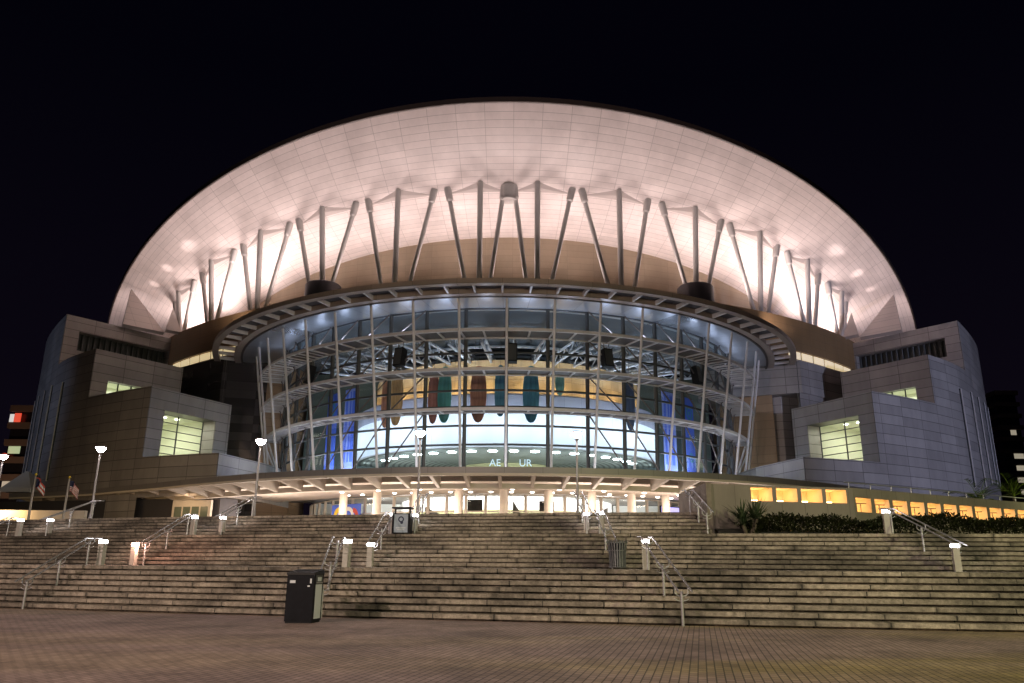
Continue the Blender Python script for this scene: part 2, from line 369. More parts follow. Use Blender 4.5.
RISE = .16
XR_UP = 7.7                                   # right end of the upper flight
def flight(mb, a, z, n, tread, x0, x1, row0, dx=1.0):
    """n steps whose nosing lines run along the stair curve"""
    xs = [x0 + (x1-x0)*i/round((x1-x0)/dx) for i in range(round((x1-x0)/dx)+1)]
    for i in range(n):
        yy = a + tread*i; zt = z + RISE*(i+1)
        last = i == n-1
        prof = [(yy+.13, zt-RISE), (yy+.13, zt-.118), (yy, zt-.108), (yy, zt-.012), (yy+.012, zt), (yy+tread+(.0 if last else .13), zt)]
        v = [row0+i+.02, row0+i+.1, row0+i+.15, row0+i+.6, row0+i+.65, row0+i+.95]
        rows = [[(x, stair_y(p, x), q) for x in xs] for p, q in prof]
        uvs = [[(x, k) for x in xs] for k in v]
        for r in range(len(prof)-1): mb.grid(rows[r:r+2], uvs[r:r+2], 0, False)
    return a + tread*(n-1)
def deck(mb, a0, a1, z, x0, x1, row, dx=1.0):
    n = round((x1-x0)/dx); xs = [x0 + (x1-x0)*i/n for i in range(n+1)]
    mb.grid([[(x, stair_y(a, x), z) for x in xs] for a in (a0, a1)], [[(x, row+.3) for x in xs], [(x, row+.9) for x in xs]], 0, False)
A1, A2, A3 = 20.9, 28.75, 32.2
mb = MB()
e1 = flight(mb, A1, 0, 8, .36, -46, 34, 0)
deck(mb, e1+.36, A2+.13, 8*RISE, -46, 34, 30)
e2 = flight(mb, A2, 8*RISE, 8, .36, -46, 34, 10)
deck(mb, e2+.36, A3+.13, 16*RISE, -46, XR_UP, 31)
deck(mb, e2+.36, e2+9, 16*RISE, XR_UP, 34, 32)
e3 = flight(mb, A3, 16*RISE, 6, .38, -46, XR_UP, 20)
tag(mb.build('stairs', M['stone']), kind='structure')
ZU = 22*RISE                                  # 3.52, the upper plaza
mb = MB()
xs = [-46 + i*1.0 for i in range(54)] + [XR_UP]
rows = [[(x, stair_y(e3+.38, x), ZU) for x in xs], [(x, 190, ZU) for x in xs]]
mb.grid(rows, None, 0, False)
mb.face([(XR_UP, stair_y(e3+.38, XR_UP), ZU), (XR_UP, 190, ZU), (120, 190, ZU), (120, 43.5, ZU), (30, 43.5, ZU), (14.6, 35.2, ZU), (8.6, 34, ZU)])
mb.face([(-46, stair_y(e3+.38, -46), ZU), (-46, 190, ZU), (-140, 190, ZU), (-140, 60, ZU)])
tag(mb.build('upper_plaza', M['upper']), kind='structure')

# ------------------------------------------------------------------ the arena
CX, CY = 0.0, 147.0                           # centre of the bowl and drum
FX, FY = -.5, 101.2                           # centre of the glazed front
arena = empty('arena', (0, 101, ZU), world_children=True)
tag(arena, 'huge round arena with a floodlit white bowl roof and a curved glass front', 'arena')
def AP(mb, name, mats, parent=None):
    o = mb.build(name, mats)
    if parent is None: adopt(o, arena)
    else:
        o.parent = parent
    return o
def zin(f): return 40.9 - .0033*f*f
def zmid(f): return 44.5 - .0028*f*f
def zrim(f): return 51.5 - .45*70*(1-math.cos(R_(f)))
def soffit(f, r):
    """underside of the bowl: quadratic through drum edge, column ring and rim"""
    x0, x1, x2 = 56., 63., 70.
    return (zin(f)*(r-x1)*(r-x2)/((x0-x1)*(x0-x2)) + zmid(f)*(r-x0)*(r-x2)/((x1-x0)*(x1-x2)) + zrim(f)*(r-x0)*(r-x1)/((x2-x0)*(x2-x1)))
mb = MB()
nf, nr = 132, 18
fs = [-84 + 168*i/nf for i in range(nf+1)]
def nomf(f, r): return P_(CX, CY, r, f, soffit(f, r))
rows = []; uvs = []
for k in range(nr+1):
    r = 56 + 14*k/nr
    rows.append([nomf(f, r) for f in fs]); uvs.append([(R_(f)*70*1.2+200, k*1.34) for f in fs])
mb.grid(rows, uvs, 0, True)
top = [[P_(CX, CY, 70.0, f, zrim(f)+.55) for f in fs], [P_(CX, CY, 55, f, min(zrim(f)+3, 53)) for f in fs], [P_(CX, CY, 20, f, 53) for f in fs]]
mb.grid(top, None, 1, False)
shell = AP(mb, 'shell_roof', [M['shell'], M['rim']])
mb = MB()
rows = [[P_(CX, CY, r, f, zrim(f)+dz) for f in fs] for r, dz in ((70.0, -.03), (70.16, .0), (70.16, .62), (69.8, .62))]
for i in range(3): mb.grid(rows[i:i+2], None, 0, False)
AP(mb, 'shell_rim', M['rim'], shell)
# drums
mb = MB()
f2 = [-70 + 140*i/100 for i in range(101)]
mb.grid([[P_(CX, CY, 56.3, f, 31.5) for f in f2], [P_(CX, CY, 56.3, f, soffit(f, 56.3)+.25) for f in f2]], [[(R_(f)*56, 31.5) for f in f2], [(R_(f)*56, soffit(f, 56.3)) for f in f2]], 0, True)
AP(mb, 'inner_drum', M['drumL'])
mb = MB()
mb.ring(CX, CY, 55, 64, 27.35, 31.5, -62, 62, 100)
AP(mb, 'drum_ledge', M['drumD'])
for s in (-1, 1):
    mb = MB(); mb.ring(CX, CY, 63.2, 63.6, 3.52, 27.35, *sorted((s*34.0, s*62)), 40); AP(mb, 'drum_wall', M['clad'])
    mb = MB(); mb.ring(CX, CY, 63.2, 63.6, 26.05, 27.35, *sorted((0, s*34.0)), 40); AP(mb, 'drum_wall', M['drumD'])
def strip_window(f0, f1):
    n = max(1, round((f1-f0)/2.2))
    for i in range(n):
        a = f0 + (f1-f0)*(i+.07)/n; b = f0 + (f1-f0)*(i+.93)/n
        mb = MB(); mb.ring(CX, CY, 63.62, 63.72, 26.4, 27.3, a, b, 3)
        AP(mb, 'strip_window', M['E_strip'])
for s in (-1, 1): strip_window(*sorted((s*32.5, s*46.5)))
# column trees: (foot angle, top angle) in degrees, three to a tree
trees = [[(-4.8, -7.1), (-3.5, -3.5), (-2.5, -.95)], [(1.6, .1), (2.6, 2.6), (3.9, 6.4)],
         [(-14, -16.2), (-12.7, -12.5), (-11.3, -8.6)], [(10.5, 7.5), (11.7, 11.5), (13, 15)],
         [(-23.2, -25.2), (-21.5, -21.7), (-20.3, -17.7)], [(19.4, 16.7), (20.7, 20.6), (22.2, 24.4)],
         [(-31.8, -34), (-30.8, -30.5), (-29.6, -26.5)], [(28.8, 25.6), (29.7, 29.7), (30.8, 33.1)],
         [(-40.3, -42.5), (-39.5, -39.6), (-38.5, -35.6)], [(37.8, 34.9), (38.7, 38.2), (39.9, 41.5)],
         [(-48.9, -50.5), (-48.2, -48.2), (-47.3, -44.5)], [(46.4, 43.8), (47.2, 46.8), (48.3, 49.2)]]
feet = []
for t in trees:
    fc = t[1][0]; turret = 19 < abs(fc) < 23
    zf = 33.6 if turret else 31.5
    tops = []
    for i, (a, b) in enumerate(t):
        p0 = Vector(P_(CX, CY, 62.6, a, zf)); rt = 63.0 if i != 1 else 63.6
        p1 = Vector(P_(CX, CY, rt, b, soffit(b, rt)+.05))
        d = (p1-p0).normalized(); mb = MB()
        mb.tube(p0, p1, .33 if i == 1 else .27, None, 14)
        c = AP(mb, 'column', M['column'])
        if i != 1:
            mb = MB(); mb.tube(p1 - d*1.45, p1 + d*.15, .40, .45, 14); mb.tube(p1-d*1.6, p1-d*1.45, .30, .40, 14)
            AP(mb, 'column_head', M['column'], c)
        tops.append(p1)
    # the gusset plate the three heads carry: a shallow wedge under the soffit
    a, m_, b = t[0][1], t[1][1], t[2][1]
    mb = MB()
    q = [Vector(P_(CX, CY, 62.6, a, soffit(a, 62.6)-.02)), Vector(P_(CX, CY, 63.2, m_, soffit(m_, 63.2)-.22)), Vector(P_(CX, CY, 62.6, b, soffit(b, 62.6)-.02)), Vector(P_(CX, CY, 63.75, m_, soffit(m_, 63.75)+.03))]
    mb.face([q[0], q[1], q[3]]); mb.face([q[1], q[2], q[3]]); mb.face([q[0], q[2], q[1]]); mb.face([q[0], q[3], q[2]])
    AP(mb, 'gusset_plate', M['finp'])
    if turret:
        mb = MB(); c = P_(CX, CY, 62.4, fc, 31.5); mb.lathe([(0, 2.35), (1.95, 2.3), (2.15, 2.1), (2.15, 0)], c, 28)
        AP(mb, 'column_base', M['brimdk'])
# the big joint head in the middle where two struts meet
mb = MB(); p = Vector(P_(CX, CY, 63.0, -.45, soffit(0, 63))); mb.tube(p + Vector((0, 0, .2)), p + Vector((0, 0, -1.5)), .86, .78, 20); mb.tube(p + Vector((0, 0, -1.5)), p + Vector((0, 0, -1.75)), .95, .95, 20)
AP(mb, 'joint_head', M['column'])
for s in (-1, 1):                             # panelled fins where the bowl meets the wings
    a = Vector((s*54.0, 104.2, 38.4)); b = Vector((s*51.05, 97.7, 31.2)); c = Vector((s*47.2, 101.4, 31.2))
    n = (b-a).cross(c-a).normalized()*.25; mb = MB()
    for sg in (-1, 1):
        q = [a+n*sg, b+n*sg, c+n*sg]; mb.face(q, [(p.y*1.0+p.x*.9, p.z) for p in q])
    for u, v in ((a, b), (b, c), (c, a)): mb.face([u+n, v+n, v-n, u-n])
    AP(mb, 'end_fin', M['finp'])
    mb = MB()
    a = Vector((s*46.9, 102.4, 35.0)); b = Vector((s*46.7, 100.6, 31.4)); c = Vector((s*45.2, 102.0, 31.4))
    for sg in (-1, 1):
        q = [a+n*sg, b+n*sg, c+n*sg]; mb.face(q)
    for u, v in ((a, b), (b, c), (c, a)): mb.face([u+n, v+n, v-n, u-n])
    AP(mb, 'end_fin', M['finp'])

# ---- brim canopy over the glazed front
BX, BY = -.9, 102.4
mb = MB()
mb.ring(BX, BY, 36.35, 37.05, 25.55, 26.03, -77, 77, 90)
mb.ring(BX, BY, 33.7, 34.55, 25.45, 26.0, -80, 80, 90)
brim = AP(mb, 'brim_canopy', M['brimst'])
mb = MB(); mb.ring(BX, BY, 34.57, 36.34, 25.96, 26.02, -58, 58, 70)
AP(mb, 'brim_deck', M['brimdk'], brim)
mb = MB(); mb.ring(BX, BY, 28.6, 33.7, 25.56, 25.98, -88, 88, 90, 0, z0i=25.72)
AP(mb, 'brim_soffit', M['soffit'], brim)
mb = MB(); mb.ring(BX, BY, 33.55, 33.8, 25.38, 25.45, -80, 80, 90)
AP(mb, 'brim_edge_trim', M['rim'], brim)
for i in range(37):
    f = -75.6 + 4.2*i; mb = MB()
    t = Vector((math.cos(R_(f)), math.sin(R_(f)), 0))*.09
    q = [Vector(P_(BX, BY, 34.5, f, 25.5)), Vector(P_(BX, BY, 36.4, f, 25.62)), Vector(P_(BX, BY, 36.4, f, 25.94)), Vector(P_(BX, BY, 34.5, f, 25.94))]
    mb.face([p+t for p in q]); mb.face([p-t for p in reversed(q)])
    for k in range(4): mb.face([q[k]+t, q[k]-t, q[(k+1) % 4]-t, q[(k+1) % 4]+t])
    AP(mb, 'brim_bracket', M['steel'], brim)

# ---- curved glass front
STEP = 8.15
def rg(z): return 27.8 + (z-9.0)/16.5*.5      # the glass leans out as it rises
ZT = [9.9, 12.3, 14.1, 15.9, 17.5, 19.15, 21.2, 23.6, 25.65]
mb = MB()
ff = [STEP*k for k in range(-10, 11)]
for i in range(20):
    for z0, z1 in zip(ZT[:-1], ZT[1:]):
        mb.face([P_(FX, FY, rg(z0), ff[i], z0), P_(FX, FY, rg(z0), ff[i+1], z0), P_(FX, FY, rg(z1), ff[i+1], z1), P_(FX, FY, rg(z1), ff[i], z1)])
facade = AP(mb, 'glass_facade', M['glass'])
mb = MB()
for f in ff:
    mb.tube(P_(FX, FY, rg(9.6)+.02, f, 9.6), P_(FX, FY, rg(25.65)+.02, f, 25.65), .25, None, 4)
for z in ZT:
    wd = .13 if z != ZT[0] else .2
    for i in range(20):
        mb.tube(P_(FX, FY, rg(z)+.02, ff[i], z), P_(FX, FY, rg(z)+.02, ff[i+1], z), wd, None, 4)
AP(mb, 'mullion_frame', M['mull'], facade)
for s in (-1, 1):                              # thin bracing rods in the outer bays, behind the masts
    mb = MB()
    for k in range(2, 9):
        f0, f1 = s*STEP*k, s*STEP*(k+1)
        for z0, z1 in ((9.9, 15.3), (15.3, 19.0), (19.0, 22.6), (22.6, 25.6)):
            mb.tube(P_(FX, FY, rg(z0)+.5, f0, z1), P_(FX, FY, rg(z1)+.5, f1, z0), .075, None, 6)
            if k > 5: mb.tube(P_(FX, FY, rg(z0)+.5, f0, z0), P_(FX, FY, rg(z1)+.5, f1, z1), .06, None, 6)
    AP(mb, 'bracing', M['walk'], facade)
def walkway(z, ro):
    mb = MB(); ri = rg(z)+.35
    mb.ring(FX, FY, ro-.16, ro+.06, z-.14, z+.14, -74, 74, 72)
    mb.ring(FX, FY, ri-.08, ri+.08, z-.10, z+.10, -74, 74, 72)
    for i in range(37):
        f = -73.4 + 146.8*i/36
        a = Vector(P_(FX, FY, ri, f, z)); b = Vector(P_(FX, FY, ro-.1, f, z))
        mb.box((a+b)/2, ((b-a).length, .17, .2), R_(f-90))
    for i in range(36):
        if abs(i-17.5) < 10: continue
        f = -73.4 + 146.8*(i+.5)/36; a = Vector(P_(FX, FY, ri, f, z)); b = Vector(P_(FX, FY, ro-.1, f, z)); mb.tube(a, b, .06, None, 6)
    wk = AP(mb, 'walkway', M['steel'])
    mb = MB(); mb.ring(FX, FY, ri+.1, ro-.2, z+.02, z+.06, -50, 50, 60); AP(mb, 'grating', M['walk'], wk)
for z, ro in ((22.6, 31.4), (18.95, 30.8), (15.3, 30.15)): walkway(z, ro)
for k in range(-9, 10):
    f = STEP*k; mb = MB()
    mb.tube(P_(FX, FY, 29.25, f, 8.7), P_(FX, FY, 32.0, f, 25.75), .13, .13, 10)
    AP(mb, 'mast', M['steel'])
for s in (-1, 1):                             # raking ties at the ends of the screen
    mb = MB()
    for f, fa in ((73.4, 80), (65.2, 77)):
        mb.tube(P_(FX, FY, 29.9, s*f, 14.5), P_(FX, FY, 27.5, s*fa, 9.4), .12, None, 8)
    mb.tube(P_(FX, FY, 28.1, s*66, 10.9), P_(FX, FY, 34.5, s*73, 9.2), .12, None, 8)
    AP(mb, 'raking_tie', M['steel'])
    # end pylon between the glass and the wing
    mb = MB(); mb.prism([(s*32.6, 95.6), (s*27.6, 98.4), (s*27.6, 106), (s*34, 106)] if s > 0 else [(s*32.6, 95.6), (s*34, 106), (s*27.6, 106), (s*27.6, 98.4)], ZU, 25.9)
    AP(mb, 'end_pylon', M['pyl'])

# ---- entrance canopy: plan curve of its outer edge
ce = [(-56, 88.5), (-46, 84.0), (-39.5, 79.5), (-34, 75.6), (-28, 70.9), (-21.5, 66.6), (-16.5, 64.2), (-11, 62.3), (-5.5, 61.2), (0, 60.9), (5.5, 61.2), (11, 62.3), (16.5, 64.2), (22, 66.9), (28, 70.9), (34, 75.6), (39.5, 79.5), (46, 84.0), (56, 90.0)]
def catmull(pts, n=6):
    out = []
    for i in range(len(pts)-1):
        p0 = pts[max(i-1, 0)]; p1 = pts[i]; p2 = pts[i+1]; p3 = pts[min(i+2, len(pts)-1)]
        for k in range(n):
            t = k/n
            out.append(tuple(.5*((2*b) + (c-a)*t + (2*a-5*b+4*c-d)*t*t + (3*b-a-3*c+d)*t**3) for a, b, c, d in zip(p0, p1, p2, p3)))
    out.append(pts[-1]); return out
cc = catmull(ce, 6)
def off(curve, d):
    out = []
    for i, p in enumerate(curve):
        a = curve[max(i-1, 0)]; b = curve[min(i+1, len(curve)-1)]
        t = Vector((b[0]-a[0], b[1]-a[1])).normalized()
        out.append((p[0]-t.y*d, p[1]+t.x*d))
    return out
def curve_beam(mb, curve, d0, d1, z0, z1, m=0):
    a = off(curve, d0); b = off(curve, d1)
    u = [0]
    for p, q in zip(curve[:-1], curve[1:]): u.append(u[-1]+math.hypot(p[0]-q[0], p[1]-q[1]))
    for (r0, q0), (r1, q1), dv in (((a, z0), (a, z1), z1-z0), ((a, z1), (b, z1), d1-d0), ((b, z1), (b, z0), z1-z0), ((b, z0), (a, z0), d1-d0)):
        mb.grid([[(p[0], p[1], q0) for p in r0], [(p[0], p[1], q1) for p in r1]], [[(k, 1) for k in u], [(k, 1+dv) for k in u]], m, False)
    for i in (0, -1): mb.face([(a[i][0], a[i][1], z0), (a[i][0], a[i][1], z1), (b[i][0], b[i][1], z1), (b[i][0], b[i][1], z0)], None, m)
mb = MB(); curve_beam(mb, cc, 0, .35, 8.25, 8.72)
ecan = AP(mb, 'entrance_canopy', M['fascia'])
mb = MB(); curve_beam(mb, cc, .05, .5, 8.06, 8.25); curve_beam(mb, cc, 3.4, 3.9, 7.36, 7.78); AP(mb, 'canopy_beam', M['cream'], ecan)
mb = MB(); curve_beam(mb, cc, .35, 3.4, 8.55, 8.68); AP(mb, 'canopy_deck', M['fascia'], ecan)
mb = MB(); curve_beam(mb, cc, 3.9, 15.6, 8.0, 8.7); AP(mb, 'canopy_soffit', M['cream'], ecan)
inn = off(cc, 3.45); out_ = off(cc, .4)
acc = 0; last = -9
for i in range(1, len(cc)-1):
    acc += math.hypot(cc[i][0]-cc[i-1][0], cc[i][1]-cc[i-1][1])
    if acc - last < 2.35: continue
    last = acc
    if len([c for c in ecan.children if c.name.startswith('canopy_bracket')]) > 60: break
    a = Vector((*inn[i], 0)); b = Vector((*out_[i], 0)); d = (b-a).normalized(); t = Vector((-d.y, d.x, 0))*.13
    q = [a + Vector((0, 0, 7.40)), a + Vector((0, 0, 8.54)), b + Vector((0, 0, 8.54)), b + Vector((0, 0, 8.1))]
    mb = MB(); mb.face([p+t for p in q]); mb.face([p-t for p in reversed(q)])
    for k in range(4): mb.face([q[k]+t, q[k]-t, q[(k+1) % 4]-t, q[(k+1) % 4]+t])
    AP(mb, 'canopy_bracket', M['cream'], ecan)

# ---- entrance hall under the canopy
ER = 24.2
mb = MB()
ef = [4.6*k for k in range(-18, 19)]
for a, b in zip(ef[:-1], ef[1:]):
    mb.face([P_(FX, FY, ER, a, ZU), P_(FX, FY, ER, b, ZU), P_(FX, FY, ER, b, 8.0), P_(FX, FY, ER, a, 8.0)])
eg = AP(mb, 'entrance_glazing', M['glass2'])
for f in ef:
    mb = MB(); p = P_(FX, FY, ER, f, (ZU+8)/2); mb.box(p, (.26, .22, 8-ZU), R_(f)); AP(mb, 'door_post', M['cream'], eg)
mb = MB(); mb.ring(FX, FY, ER-.07, ER+.07, 6.3, 6.42, -83, 83, 36); mb.ring(FX, FY, ER-.1, ER+.1, 7.9, 8.0, -83, 83, 36); AP(mb, 'transom', M['cream'], eg)
for k in range(-4, 5):
    p = P_(FX, FY, 28.6, STEP*1.02*k-.3, ZU); mb = MB(); mb.tube(p, (p[0], p[1], 8.0), .40, None, 20)
    AP(mb, 'entrance_column', M['cream'])
mb = MB()
mb.ring(FX, FY, 13.0, 13.3, ZU, 7.3, -88, 88, 40, 1); mb.ring(FX, FY, 13.0, 13.3, 7.3, 8.74, -88, 88, 40, 0)
for s in (-1, 1): mb.prism([(s*24.5-.5, 101.3), (s*13, 101.3), (s*13, 101.6), (s*24.5-.5, 101.6)], ZU, 8.74, 0)
AP(mb, 'lobby_wall', [M['white'], M['olive']])
for k, (x, s) in enumerate(((-8.5, 1), (0.2, 1), (9.6, -1))):
    mb = MB(); L = 4.2 if k != 1 else 1.6
    hh = 2.2 if k != 1 else 2.6
    p = [(x, 78.8, ZU), (x+s*L*1.6, 78.8, ZU), (x, 78.8, ZU+hh*1.55)]; q = [(a, b+.35, c) for a, b, c in p]
    mb.face(p); mb.face(q[::-1])
    for i in range(3): mb.face([p[i], q[i], q[(i+1) % 3], p[(i+1) % 3]])
    AP(mb, 'stair_flank', M['slat'])
for px_ in (-11.6, -3.4, 3.1, 6.2):
    pass
# upper concourse: slab, ceiling, white bulkhead, timber back wall, roof trusses
mb = MB(); mb.ring(FX, FY, 2, 27.4, 8.75, 9.3, -88, 88, 60); AP(mb, 'concourse_slab', M['fascia'])
mb = MB(); mb.ring(FX, FY, 19.0, 19.35, 13.35, 17.2, -84, 84, 80); bulk = AP(mb, 'white_bulkhead', M['offw'])
mb = MB(); mb.ring(FX, FY, 19.0, 19.4, 17.2, 18.95, -84, 84, 80); mb.ring(FX, FY, 19.15, 19.25, 19.0, 19.1, -84, 84, 80); AP(mb, 'gallery_parapet', M['lav'])
mb = MB(); mb.ring(FX, FY, 6, 19.0, 13.35, 13.5, -86, 86, 60); AP(mb, 'concourse_ceiling', M['ceil'])
mb = MB(); mb.ring(FX, FY, 5.6, 6.0, 9.3, 13.35, -88, 88, 40, 0); AP(mb, 'concourse_wall', M['olive'])
mb = MB(); mb.ring(FX, FY, 16.6, 17.0, 18.95, 23.4, -80, 80, 70); AP(mb, 'gallery_wall', M['warmw'])
mb = MB(); mb.ring(FX, FY, 16.5, 19.0, 18.75, 18.94, -84, 84, 50); AP(mb, 'gallery_floor', M['fascia'])
mb = MB(); mb.ring(FX, FY, 2, 28.1, 25.75, 25.95, -89, 89, 50); AP(mb, 'atrium_ceiling', M['ceilD'])
for k in range(-8, 9):
    f = STEP*(k+.25); mb = MB()
    a = Vector(P_(FX, FY, 24.8, f, 24.4)); b = Vector(P_(FX, FY, 8.8, f, 24.1)); mb.tube(a, b, .16, None, 6); mb.tube(a-Vector((0, 0, 1.1)), b-Vector((0, 0, 1.1)), .16, None, 6)
    for j in range(7):
        p = a.lerp(b, j/7); q = a.lerp(b, (j+.5)/7) - Vector((0, 0, 1.1)); r = a.lerp(b, (j+1)/7); mb.tube(p, q, .08, None, 5); mb.tube(q, r, .08, None, 5)
    AP(mb, 'roof_truss', M['truss'])
mb = MB()
for rr, zz in ((22.5, 24.6), (18.5, 24.5), (14.5, 24.4)): mb.ring(FX, FY, rr-.12, rr+.12, zz-.12, zz+.12, -80, 80, 50)
AP(mb, 'ceiling_duct', M['truss'])
# side galleries seen through the flank glazing
for s in (-1, 1):
    mb = MB(); mb.prism([(s*26.5-.5, 101.5), (s*5, 101.5), (s*5, 101.9), (s*26.5-.5, 101.9)], 9.3, 25.7); AP(mb, 'side_wall', M['tealw'])

# ---- wings
WPATH = [(24.5, 74.6), (28.4, 75.9), (37.5, 79.5), (47.3, 85.6), (55.7, 93.0), (66.7, 107.6), (70.5, 119)]
def wing(s):
    fine = catmull(WPATH, 8)[8:]               # starts at the parapet corner
    idx = {'P': 0, 'A': 8, 'B': 16, 'C': 24, 'T': 32}
    X = lambda p: (s*p[0], p[1])
    def outer(i0): return [X(p) for p in fine[i0:]]
    zP, zA, zB, zC = 11.7, 19.08, 24.75, 31.2
    u0 = {}
    acc = 0; ul = [0]
    for p, q in zip(fine[:-1], fine[1:]):
        acc += math.hypot(p[0]-q[0], p[1]-q[1]); ul.append(acc)
    mb = MB()
    # one continuous outer wall with a stepped top
    mb.wall(outer(0)[:9], 7.62, zP, 0, 0, False)
    for i0, z0, z1 in ((idx['A'], ZU, zP), (idx['A'], zP, zA), (idx['B'], zA, zB), (idx['C'], zB, zC)):
        mb.wall(outer(i0), z0, z1, 0, ul[i0], False)
    # parapet return and parapet deck
    pr = [X((28.4, 75.9)), X((26.4, 84.5)), X((26.0, 93))]
    mb.wall(pr, 7.62, zP, 0)
    mb.face([(p[0], p[1], zP-.01) for p in [X((28.4, 75.9)), X((37.5, 79.5)), X((33.0, 88.7)), X((30, 96)), X((26.0, 93)), X((26.4, 84.5))]], None, 0)
    A, B, C, E = (37.5, 79.5), (47.3, 85.6), (55.7, 93.0), (70.5, 119)
    Ai, Bi, Ci = (32.6, 89.5), (41.0, 94.6), (45.6, 105.6)
    mb.face([(*X(p), zA) for p in (A, B, Bi, (38, 98), Ai)], [p for p in (A, B, Bi, (38, 98), Ai)], 0)
    mb.face([(*X(p), zB) for p in (B, C, Ci, (44, 101), Bi)], [p for p in (B, C, Ci, (44, 101), Bi)], 0)
    mb.face([(*X(p), zC) for p in [C] + fine[25:] + [(58, 122), Ci]], [p for p in [C] + fine[25:] + [(58, 122), Ci]], 0)
    def front(P, Q, z0, z1, hole=None, depth=1.8):
        """front wall from P to Q with a deep-set opening (s0, s1, za, zb in metres)"""
        P = Vector(P); Q = Vector(Q); L = (Q-P).length; d = (Q-P)/L
        nin = Vector((-d.y, d.x));  nin = -nin if nin.dot(Vector((1, .4))) < 0 else nin
        pt = lambda t, z, k=0: (*X((P + d*t + nin*k)), z)
        if not hole:
            mb.face([pt(0, z0), pt(L, z0), pt(L, z1), pt(0, z1)], [(0, z0), (L, z0), (L, z1), (0, z1)]); return
        s0, s1, za, zb = hole
        ts = [0, s0, s1, L]; zs = [z0, za, zb, z1]
        for i in range(3):
            for j in range(3):
                if i == 1 and j == 1: continue
                if zs[j+1]-zs[j] < 1e-4 or ts[i+1]-ts[i] < 1e-4: continue
                mb.face([pt(ts[i], zs[j]), pt(ts[i+1], zs[j]), pt(ts[i+1], zs[j+1]), pt(ts[i], zs[j+1])], [(ts[i], zs[j]), (ts[i+1], zs[j]), (ts[i+1], zs[j+1]), (ts[i], zs[j+1])])
        for a, b in (((s0, za), (s1, za)), ((s1, za), (s1, zb)), ((s1, zb), (s0, zb)), ((s0, zb), (s0, za))):
            mb.face([pt(*a), pt(*b), pt(*b, depth), pt(*a, depth)], [(0, a[1]), (.0, b[1]), (depth, b[1]), (depth, a[1])])
        return pt
    pa = front(A, Ai, zP, zA, (2.0, 9.0, zP+.12, 16.85), 2.0)
    pb = front(B, Bi, zA, zB, (1.9, 6.6, zA+.35, 21.35), .7)
    pc = front(C, Ci, zB, zC, (1.8, 13.5, 26.9, 29.35), 1.2)
    wg = AP(mb, 'wing', M['clad'])
    # big window: glass, bars, room behind
    def window(pt, s0, s1, za, zb, dep, cols, rows_, depth_room, nm='window'):
        mb = MB(); mb.face([pt(s0, za, dep-.05), pt(s1, za, dep-.05), pt(s1, zb, dep-.05), pt(s0, zb, dep-.05)])
        wo = AP(mb, nm, M['glass2'], wg)
        mb = MB()
        for i in range(cols+1):
            t = s0 + (s1-s0)*i/cols; mb.tube(pt(t, za, dep-.08), pt(t, zb, dep-.08), .085, None, 4)
        for j in range(rows_+1):
            z = za + (zb-za)*j/rows_; mb.tube(pt(s0, z, dep-.08), pt(s1, z, dep-.08), .055, None, 4)
        AP(mb, 'window_frame', M['mull'], wo)
        mb = MB(); a, b = s0-.6, s1+.0
        q = [(a, dep), (b, dep), (b, dep+depth_room), (a, dep+depth_room)]
        z0, z1 = za-.3, zb+.05
        for (i, k) in ((1, 2), (2, 3), (3, 0)):
            mb.face([pt(q[i][0], z0, q[i][1]), pt(q[k][0], z0, q[k][1]), pt(q[k][0], z1, q[k][1]), pt(q[i][0], z1, q[i][1])])
        for z in (z0, z1): mb.face([pt(t, z, k) for t, k in q])
        AP(mb, 'room', M['roomw'], wo)
        return wo
    M['roomw'] = M.get('roomw') or mat('room_plaster', (.76, .77, .63), .8)
    w1 = window(pa, 2.0, 9.0, zP+.12, 16.85, 2.0, 2, 6, 6.5)
    for t, k in ((3.2, 3.5), (5.0, 3.6), (6.6, 3.4), (4.0, 6.0), (6.0, 6.2)):
        mb = MB(); c = Vector(pa(t, 16.86, k)); mb.lathe([(0, -.02), (.22, -.03), (.24, .0)], c, 14); AP(mb, 'downlight', M['E_room'], w1)
    mb = MB(); c = [pa(t, z, 8.0) for t, z in ((5.6, zP+.1), (7.4, zP+.1), (7.4, zP+2.6), (5.6, zP+2.6))]; mb.face(c); AP(mb, 'wall_picture', M['red'] if s > 0 else M['skin'], w1)
    mb = MB(); c = [pa(t, z, 8.2) for t, z in ((2.4, zP+.1), (4.4, zP+.1), (4.4, zP+2.9), (2.4, zP+2.9))]; mb.face(c); AP(mb, 'lit_screen', M['E_screen'] if s > 0 else M['E_winw'], w1)
    c = Vector(pa(5.0, 16.6, 4.8)); light('AREA', c, 270, (1, .99, .86), c - Vector((0, 0, 2)), size=4.0, name='room_light')
    # lower strip window of the middle storey
    w2 = window(pb, 1.9, 6.6, zA+.35, 21.35, .7, 3, 1, 3.0)
    c = Vector(pb(4.2, 21.1, 2.2)); light('AREA', c, 90, (.97, 1, .92), c - Vector((0, 0, 2)), size=1.6, name='room_light')
    # louvred recess under the top parapet
    mb = MB(); mb.face([pc(1.8, 26.9, 1.19), pc(13.5, 26.9, 1.19), pc(13.5, 29.35, 1.19), pc(1.8, 29.35, 1.19)])
    lv = AP(mb, 'louvre', M['mull'], wg)
    mb = MB()
    for i in range(17):
        t = 1.95 + 11.4*i/16; mb.tube(pc(t, 26.95, .95), pc(t, 29.3, .95), .13, None, 4)
    AP(mb, 'louvre_blade', M['mull'], lv)
